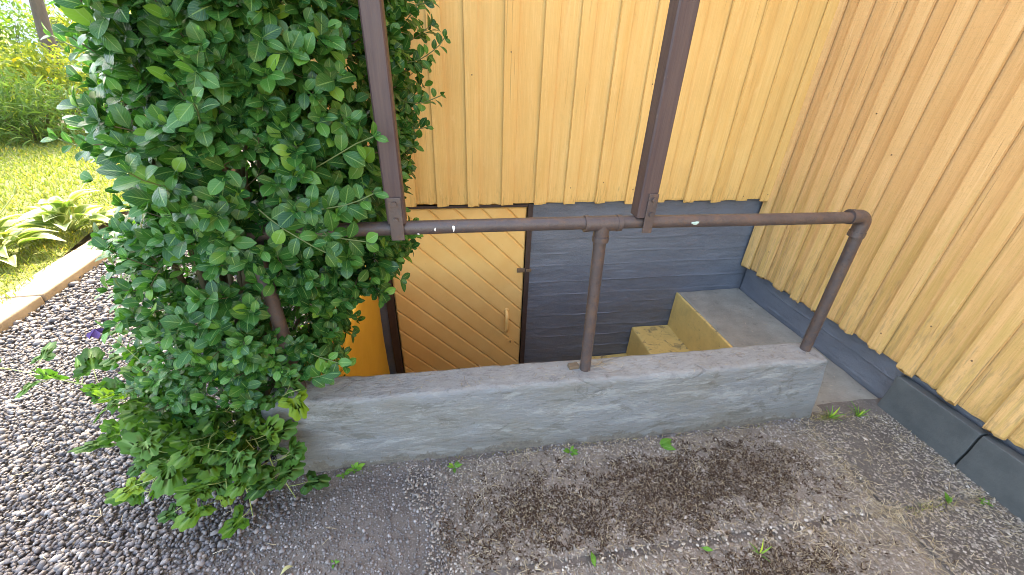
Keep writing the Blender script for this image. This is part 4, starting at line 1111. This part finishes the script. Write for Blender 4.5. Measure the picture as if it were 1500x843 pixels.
# ---- small weeds on the paving
wt = leaf_template(0.20, 5, 0.15, 0.4, 0.55); wme = np_mesh('leaf', *wt); wme.materials.append(M['weed_leaf']); wme.polygons.foreach_set('use_smooth', np.ones(len(wme.polygons), bool))
wt2 = leaf_template(0.05, 5, 0.3, 0.5, 0.4, 2); wme2 = np_mesh('leaf', *wt2); wme2.materials.append(M['weed_leaf'])
def weed(p, n, size, label, blade=False, az=None, flat=0.5):
    r_ = tag(empty('weed', p), label, 'weed', 'weeds in the paving')
    for k in range(n):
        a = (az if az is not None else 0) + (k * 2.4 if az is None else rnd.uniform(-0.9, 0.9)); el = flat * rnd.uniform(0.5, 1.4) if not blade else rnd.uniform(0.7, 1.3)
        d = np.array([math.cos(a) * math.cos(el), math.sin(a) * math.cos(el), math.sin(el)])
        single_leaf(wme2 if blade else wme, np.array(p), d, np.array([-d[0] * .4, -0.4, 1.0]), size * rnd.uniform(0.55, 0.95), r_)
weed((-0.517, 1.215, 0.0), 5, 0.038, 'round little green weed against the left end of the curb')
weed((-0.472, 1.235, 0.0), 6, 0.062, 'upright little green weed at the curb foot, next to the round one', flat=0.9)
weed((-0.035, 1.19, 0.002), 5, 0.058, 'loose green weed at the curb foot below the door')
weed((0.516, 1.20, 0.004), 6, 0.048, 'small green weed at the curb foot below the middle rail post')
weed((0.96, 1.185, 0.004), 6, 0.085, 'longest leafy green weed lying on the slab below the stairs', az=-0.35, flat=0.30)
weed((0.90, 0.715, 0.006), 2, 0.055, 'single green leaf weed in the pebble joint', az=-0.3, flat=0.3)
weed((1.11, 0.66, 0.006), 5, 0.085, 'tuft of upright grass blades in the front slab', True)
weed((2.085, 0.735, 0.0), 4, 0.06, 'upright pointed green weed in the joint near the dark slabs', az=1.7, flat=1.1)
weed((2.255, 0.72, 0.0), 5, 0.04, 'flat green weed right at the foot of the dark slab')
weed((0.47, 0.705, 0.005), 3, 0.06, 'green leaf weed at the bottom border below the curb', az=2.2, flat=0.5)
weed((-0.479, 0.85, 0.0), 4, 0.026, 'tiny green weed in the bare dirt near the gravel')
weed((1.97, 1.235, 0.0), 9, 0.085, 'thin grass tuft in front of the landing edge', True)
weed((2.13, 1.225, 0.0), 9, 0.10, 'taller thin grass tuft at the landing corner by the dark slab', True)

b = NB('dry_leaf'); b.done((0.34, 0.33, 0.15), 0.7)
fme = np_mesh('fallen_leaf', *leaf_template(0.20, 6, 0.5, 0.5, 0.5)); fme.materials.append(M['dry_leaf'])
for (P_, a_, sz_, lb) in (((-1.30, 1.58, 0.012), 0.5, 0.075, 'pale curled fallen leaf on the gravel left of the shrub'), ((-0.62, 0.86, 0.006), 2.2, 0.045, 'small pale fallen leaf in the dirt below the shrub')):
    o = bpy.data.objects.new('fallen_leaf', fme); col.objects.link(o); o.location = P_; o.rotation_euler = (0.15, 0.2, a_); o.scale = (sz_,) * 3
    tag(o, lb, 'leaf', 'fallen leaves')

# ---- dry moss and straw
def blades(P, L, W, g, lay=0.5, curl=0.4, droop=0.0):
    n = len(P); a = g.uniform(0, 6.28, n); el = g.uniform(0.02, lay, n)
    d = np.stack([np.cos(a) * np.cos(el), np.sin(a) * np.cos(el), np.sin(el)], 1)
    s = np.cross(d, np.array([0, 0, 1.0])); s /= np.linalg.norm(s, axis=1, keepdims=True)
    L = L[:, None]; W = W[:, None]; bend = s * (g.normal(0, curl, n)[:, None]) * L
    p0 = P; p1 = P + d * L * 0.5 + bend * 0.35; p2 = P + d * L + bend; p2[:, 2] = np.maximum(p2[:, 2] - droop * L[:, 0], P[:, 2])
    V = np.stack([p0 - s * W, p0 + s * W, p1 - s * W, p1 + s * W, p2 - s * W * 0.4, p2 + s * W * 0.4], 1).reshape(-1, 3)
    F = np.array([[0, 1, 3, 2], [2, 3, 5, 4]])[None] + (np.arange(n) * 6)[:, None, None]
    return V, F.reshape(-1, 4)
def moss_mask(x, y):
    v = np.zeros(len(x))
    for (cx, cy, rx_, ry_, a_) in ((0.95, 0.98, 0.55, 0.17, 1.0), (0.40, 0.95, 0.46, 0.18, 0.9), (1.25, 1.0, 0.36, 0.18, 1.0), (0.75, 0.86, 0.48, 0.10, 0.95), (1.45, 0.90, 0.16, 0.10, 0.7), (1.15, 0.60, 0.40, 0.09, 0.9), (0.55, 0.60, 0.35, 0.06, 0.5), (0.15, 0.80, 0.25, 0.12, 0.5)):
        v = np.maximum(v, a_ * np.exp(-((x - cx) / rx_) ** 2 * 0.8 - ((y - cy) / ry_) ** 2 * 0.8))
    nz = np.array([fbm((xx, yy_, 0), 9.0, 3) for xx, yy_ in zip(x, y)])
    nz2 = np.array([noise.noise((xx * 26, yy_ * 26, 0)) for xx, yy_ in zip(x, y)])
    return np.clip(v * 1.25 + nz * 0.45 + nz2 * 0.55 - 0.36, 0, 1)
g3 = np.random.default_rng(8)
NM = 110000; X = g3.uniform(-0.1, 1.9, NM); Y = g3.uniform(0.40, 1.21, NM); mk = moss_mask(X, Y) > 0.02 + g3.random(NM) ** 0.9 * 1.25
P = np.c_[X[mk], Y[mk], np.full(mk.sum(), 0.003) + g3.uniform(0, 0.006, mk.sum())]
V, F = blades(P, g3.uniform(0.006, 0.016, len(P)), g3.uniform(0.0012, 0.0028, len(P)), g3, 1.0, 0.5)
o = link('moss', np_mesh('moss', V, F), M['moss']); tag(o, 'dark brown dried moss carpeting the slabs before the curb', 'moss', kind='stuff')
# straw litter on slabs, joints, curb top, gravel
lit = []
def litter(n, box, z, lmin, lmax, g, wd=0.0009):
    P = np.c_[g.uniform(box[0], box[1], n), g.uniform(box[2], box[3], n), np.full(n, z) + g.uniform(0, 0.004, n)]
    V, F = blades(P, g.uniform(lmin, lmax, n), np.full(n, wd), g, 0.22, 0.35, 0.2); lit.append((V, F, None))
litter(2600, (0.0, 2.3, 0.42, 1.22), 0.007, 0.010, 0.040, g3)
litter(260, (1.74, 1.83, 0.45, 1.2), 0.005, 0.02, 0.07, g3); litter(220, (1.3, 1.85, 0.60, 0.80), 0.006, 0.02, 0.06, g3); litter(160, (1.8, 2.3, 0.70, 0.77), 0.004, 0.02, 0.06, g3)
litter(200, (1.85, 2.28, 1.20, 1.28), 0.0, 0.02, 0.07, g3); litter(120, (2.2, 2.31, 0.4, 1.25), 0.004, 0.02, 0.07, g3)
litter(340, (0.2, 1.85, 1.21, 1.26), 0.004, 0.012, 0.045, g3)
litter(130, (-0.5, 1.75, 1.285, 1.40), 0.392, 0.010, 0.035, g3); litter(18, (0.60, 0.70, 1.35, 1.39), 0.394, 0.03, 0.07, g3)
litter(120, (-2.4, -0.5, 0.6, 2.2), 0.006, 0.02, 0.07, g3, 0.0011); litter(90, (1.87, 2.36, 1.4, 2.55), -0.002, 0.01, 0.03, g3)
V, F, _ = merge(lit)
o = link('dry_grass_litter', np_mesh('dry_grass_litter', V, F), M['straw']); tag(o, 'pale dry grass clippings strewn over slabs and curb', 'dry grass', kind='stuff')
# grass shoots in the joints
P = np.concatenate([np.c_[g3.uniform(-0.55, 1.8, 140), g3.normal(1.238, 0.008, 140), np.zeros(140)], np.c_[g3.normal(1.96, 0.05, 160), g3.normal(1.235, 0.012, 160), np.zeros(160)], np.c_[g3.normal(1.98, 0.08, 120), g3.normal(0.735, 0.014, 120), np.zeros(120)], np.c_[g3.normal(2.14, 0.04, 60), g3.normal(1.235, 0.01, 60), np.zeros(60)]])
V, F = blades(P, g3.uniform(0.008, 0.03, len(P)), np.full(len(P), 0.0009), g3, 1.3, 0.3)
uvj = np.tile(np.array([[0, 0], [1, 0], [1, .5], [0, .5], [0, .5], [1, .5], [1, 1], [0, 1]]), (len(P), 1))
o = link('joint_grass', np_mesh('joint_grass', V, F, uvj), M['grass_blade']); tag(o, 'sparse short green grass growing in the slab joints', 'grass', kind='stuff')

# ================================================================== THE GARDEN
def in_poly(x, y, poly):
    ins = np.zeros(len(x), bool); n = len(poly)
    for i in range(n):
        x0, y0 = poly[i]; x1, y1 = poly[(i + 1) % n]
        cnd = ((y0 > y) != (y1 > y)); t = np.where(cnd, (x1 - x0) * (y - y0) / ((y1 - y0) if y1 != y0 else 1e-9) + x0, -1e9)
        ins ^= cnd & (x < t)
    return ins
g4 = np.random.default_rng(3)
X = g4.uniform(-10, -2.9, 150000); Y = g4.uniform(1.0, 10.0, 150000); ok = in_poly(X, Y, lawn_pts) & (X > -2.2 - Y * 1.05) & (g4.random(150000) < np.clip(3.2 / Y, 0.35, 1)); X, Y = X[ok], Y[ok]
P = np.c_[X, Y, np.full(len(X), 0.045)]
V, F = blades(P, g4.uniform(0.03, 0.07, len(P)), np.clip(0.0011 * Y, 0.002, 0.009), g4, 1.4, 0.35)
uvg = np.tile(np.array([[0, 0], [1, 0], [1, .5], [0, .5], [0, .5], [1, .5], [1, 1], [0, 1]]), (len(P), 1))
o = link('lawn_grass', np_mesh('lawn_grass', V, F, uvg), M['grass_blade']); tag(o, 'sunlit yellow-green mown lawn behind the kerb', 'grass', kind='stuff')

# hosta
ht = leaf_template(0.27, 8, 0.28, 0.65, 0.40, 4); hme = np_mesh('leaf', *ht); hme.materials.append(M['hosta_leaf']); hme.polygons.foreach_set('use_smooth', np.ones(len(hme.polygons), bool))
def hosta(c, n, size, label, seed, stalks):
    gg = np.random.default_rng(seed); root = tag(empty('hosta', c), label, 'plant', 'hostas on the lawn edge'); iv = parent_world(root).inverted(); sb = MB()
    for k in range(n):
        a = k * 2.399 + gg.uniform(-.3, .3); el = gg.uniform(0.15, 1.0); rr = gg.uniform(0.02, 0.34) * (1.2 - el)
        P_ = np.array(c) + np.array([math.cos(a) * rr, math.sin(a) * rr, 0.05 + 0.16 * el * gg.uniform(0.6, 1.2)])
        d = np.array([math.cos(a) * math.cos(el * .8), math.sin(a) * math.cos(el * .8), math.sin(el * .8)])
        sb.tube([tuple(c), tuple((np.array(c) + P_) / 2 + np.array([0, 0, 0.02])), tuple(P_)], 0.004, 5)
        single_leaf(hme, P_, d, np.array([-d[0] * 0.3, -d[1] * 0.3, 1.0]) + gg.normal(size=3) * 0.25, float(size * gg.uniform(0.7, 1.2)), root, inv=iv)
    for (dx, dy_, h) in stalks:
        sb.tube([tuple(c), (c[0] + dx * .4, c[1] + dy_ * .4, c[2] + h * .6), (c[0] + dx, c[1] + dy_, c[2] + h)], [0.006, 0.005, 0.004], 6)
        sb.tube([(c[0] + dx, c[1] + dy_, c[2] + h), (c[0] + dx * 1.1, c[1] + dy_, c[2] + h + 0.05)], [0.012, 0.004], 6)
    sb.build('stalk', M['green_stem'], root, True)
hosta((-3.78, 3.62, 0.04), 46, 0.27, 'variegated hosta cut by the left border, behind the kerb', 1, [(-0.1, 0.1, 0.50), (0.25, 0.2, 0.50)])
hosta((-3.62, 4.22, 0.04), 40, 0.26, 'variegated hosta between the kerb and the bush edge', 2, [(0.1, 0.3, 0.42)])

def leafy(root, c, r_, n, size, mat, seed, name='foliage', tmpl=None, kind='stuff', bottom=0.0, clumps=0):
    gg = np.random.default_rng(seed); V0, F0, u0 = tmpl if tmpl is not None else leaf_template(0.22, 2, 0.2, 0.3, 0.45, 2)
    d = gg.normal(size=(n, 3)); d /= np.linalg.norm(d, axis=1, keepdims=True); q = gg.random(n) ** 0.45
    lump = np.array([1 + 0.28 * fbm(tuple(x * 1.6 + seed), 1.6, 3) for x in d])
    P_ = np.array(c) + d * np.array(r_) * (q * lump)[:, None]
    if clumps:
        cc = gg.normal(size=(clumps, 3)); cc /= np.linalg.norm(cc, axis=1, keepdims=True); cc = np.array(c) + cc * np.array(r_) * (gg.random(clumps) ** 0.4)[:, None]
        P_ = cc[gg.integers(0, clumps, n)] + gg.normal(size=(n, 3)) * 0.15 * np.array(r_)
    P_ = P_[P_[:, 2] > bottom]; d = d[:len(P_)]
    n = len(P_); Yd = gg.normal(size=(n, 3)) + np.array([0, 0, 0.3]); Nd = gg.normal(size=(n, 3)) * 0.6 + np.array([0, 0, 1.0])
    V, F, U = scatter(V0, F0, frames(Yd, Nd) * (size * gg.uniform(0.6, 1.3, n))[:, None, None], P_, u0)
    o = link(name, np_mesh(name, V, F, U), mat, root, True); o['kind'] = kind; return o
def garden_shrub(c, r_, n, size, mat, label, seed, nm='garden_shrub', tmpl=None):
    root = tag(empty(nm, (c[0], c[1], 0)), label, 'shrub', 'sunlit plants behind the lawn')
    leafy(root, c, r_, n, size, mat, seed, tmpl=tmpl, bottom=0.02)
    mb = MB()
    for k in range(7):
        a = k * 0.9; mb.tube([(c[0] + 0.1 * math.cos(a), c[1] + 0.1 * math.sin(a), 0), (c[0] + r_[0] * 0.5 * math.cos(a), c[1] + r_[1] * 0.5 * math.sin(a), c[2] + 0.3 * r_[2])], [0.02, 0.008], 6)
    mb.build('stem', M['bush_stem'], root, True); return root
strap = leaf_template(0.06, 5, 0.3, 0.7, 0.35, 2)
garden_shrub((-9.3, 9.2, 0.55), (1.2, 0.9, 0.75), 2600, 0.22, M['garden_leaf_green'], 'green strap-leaved perennial clump at the left border behind the lawn', 1, tmpl=strap)
garden_shrub((-7.5, 9.0, 0.50), (1.0, 0.8, 0.65), 2600, 0.20, M['garden_leaf_green'], 'fresh green perennial clump at the lawn end, beside the bush', 2, tmpl=strap)
garden_shrub((-10.4, 11.0, 1.0), (1.3, 1.0, 0.85), 3000, 0.13, M['garden_leaf'], 'yellow-green shrub in front of the leaning trunk', 3)
garden_shrub((-8.6, 10.8, 0.95), (1.2, 0.9, 0.75), 3000, 0.12, M['garden_leaf'], 'yellow-green shrub below the upright tree trunk', 4)
garden_shrub((-6.8, 10.6, 0.9), (1.0, 0.9, 0.75), 3000, 0.11, M['garden_leaf'], 'bright yellow-green shrub next to the bush edge', 5)
garden_shrub((-12.8, 15.5, 1.6), (1.8, 1.3, 1.7), 3500, 0.16, M['garden_leaf_green'], 'tall green shrub behind the leaning trunk', 6)
garden_shrub((-10.2, 16.0, 1.6), (1.6, 1.3, 1.8), 3500, 0.16, M['garden_leaf'], 'tall yellow-green shrub behind the upright trunk', 7)
garden_shrub((-8.2, 16.5, 1.0), (1.2, 1.2, 1.0), 3000, 0.15, M['garden_leaf'], 'rounded yellow-green shrub below the pale blue wall', 8)
# lilac flowers over the perennials
for i, (x, y, z, lb) in enumerate(((-8.55, 9.6, 1.28, 'pale lilac flower head left of two above the perennials'), (-8.15, 9.5, 1.25, 'pale lilac flower head right of two above the perennials'))):
    r_ = tag(empty('lilac_flower', (x, y, 0.4)), lb, 'flower', 'lilac flowers over the perennials')
    MB().tube([(x, y, 0.3), (x + 0.02, y, 0.8), (x, y, z)], 0.008, 5).build('stem', M['green_stem'], r_)
    leafy(r_, (x, y, z), (0.11, 0.10, 0.09), 70, 0.07, M['lilac_petal'], 40 + i, 'petals')

def tree(base, top, r0, crown, label, seed, lean=(0, 0), nleaf=3500, size=0.13, name='garden_tree'):
    gg = random.Random(seed); root = tag(empty(name, base), label, 'tree', 'garden trees')
    B = Vector(base); T = Vector(top); mb = MB(); pts = []
    for k in range(9):
        t = k / 8; p = B.lerp(T, t) + Vector((math.sin(t * 4 + seed) * 0.06, math.cos(t * 3 + seed) * 0.06, 0)) * (0 if k == 0 else 1); pts.append(p)
    mb.tube(pts, [r0 * (1.35 if k == 0 else 1.0) * (1 - 0.5 * k / 8) for k in range(9)], 14, True, 0.06)
    C = Vector(crown[0]); r_ = crown[1]
    for k in range(11):
        a = k * 2.4; e = C + Vector((math.cos(a) * r_[0] * 0.75, math.sin(a) * r_[1] * 0.75, gg.uniform(-0.35, 0.6) * r_[2])); s = pts[6 + k % 3]
        mid_ = s.lerp(e, 0.5) + Vector((0, 0, 0.15)); mb.tube([s, mid_, e], [r0 * 0.38, r0 * 0.22, r0 * 0.07], 8)
    mb.build('trunk', M['bark'], root, True)
    leafy(root, crown[0], crown[1], nleaf, size, M['tree_leaf'], seed, 'crown', clumps=22); return root
tree((-9.0, 12.2, 0), (-8.75, 12.4, 3.6), 0.17, ((-8.7, 12.4, 5.2), (1.9, 1.8, 1.6)), 'upright grey-brown tree trunk in the garden, right of the leaning one', 3)
tree((-9.9, 11.9, 0), (-11.5, 12.6, 3.4), 0.19, ((-11.6, 12.8, 5.0), (1.9, 1.8, 1.5)), 'leaning grey-brown tree trunk at the top left border', 4)
tree((-2.35, 4.9, 0), (-2.5, 4.7, 3.2), 0.09, ((-2.45, 4.50, 4.35), (1.6, 1.8, 1.1)), 'slender tree behind the bush that shades the gravel path', 5, nleaf=3000, size=0.12, name='shade_tree')

# neighbour's house far behind
nh = tag(empty('neighbour_house', (-14, 24, 0)), 'pale blue neighbour house with red tiled roof glimpsed above the shrubs', 'house')
MB().box(-18.5, -10.0, 23.5, 29.0, 0, 4.6).build('wall', M['pale_blue_wall'], nh)
rf = MB().add([(-18.9, 23.0, 4.5), (-9.6, 23.0, 4.5), (-9.6, 29.4, 4.5), (-18.9, 29.4, 4.5), (-18.9, 26.2, 7.2), (-9.6, 26.2, 7.2)], [(0, 3, 2, 1), (0, 1, 5, 4), (2, 3, 4, 5), (0, 4, 3), (1, 2, 5)]).build('roof', M['red_tile'], nh)
for x in (-16.6, -13.4):
    f = MB().box(x - 0.6, x + 0.6, 23.44, 23.53, 1.3, 2.7).build('window', M['paint_drip'], nh)
    MB().box(x - 0.5, x + 0.5, 23.42, 23.437, 1.4, 2.6).build('pane', M['window_glass'], f)
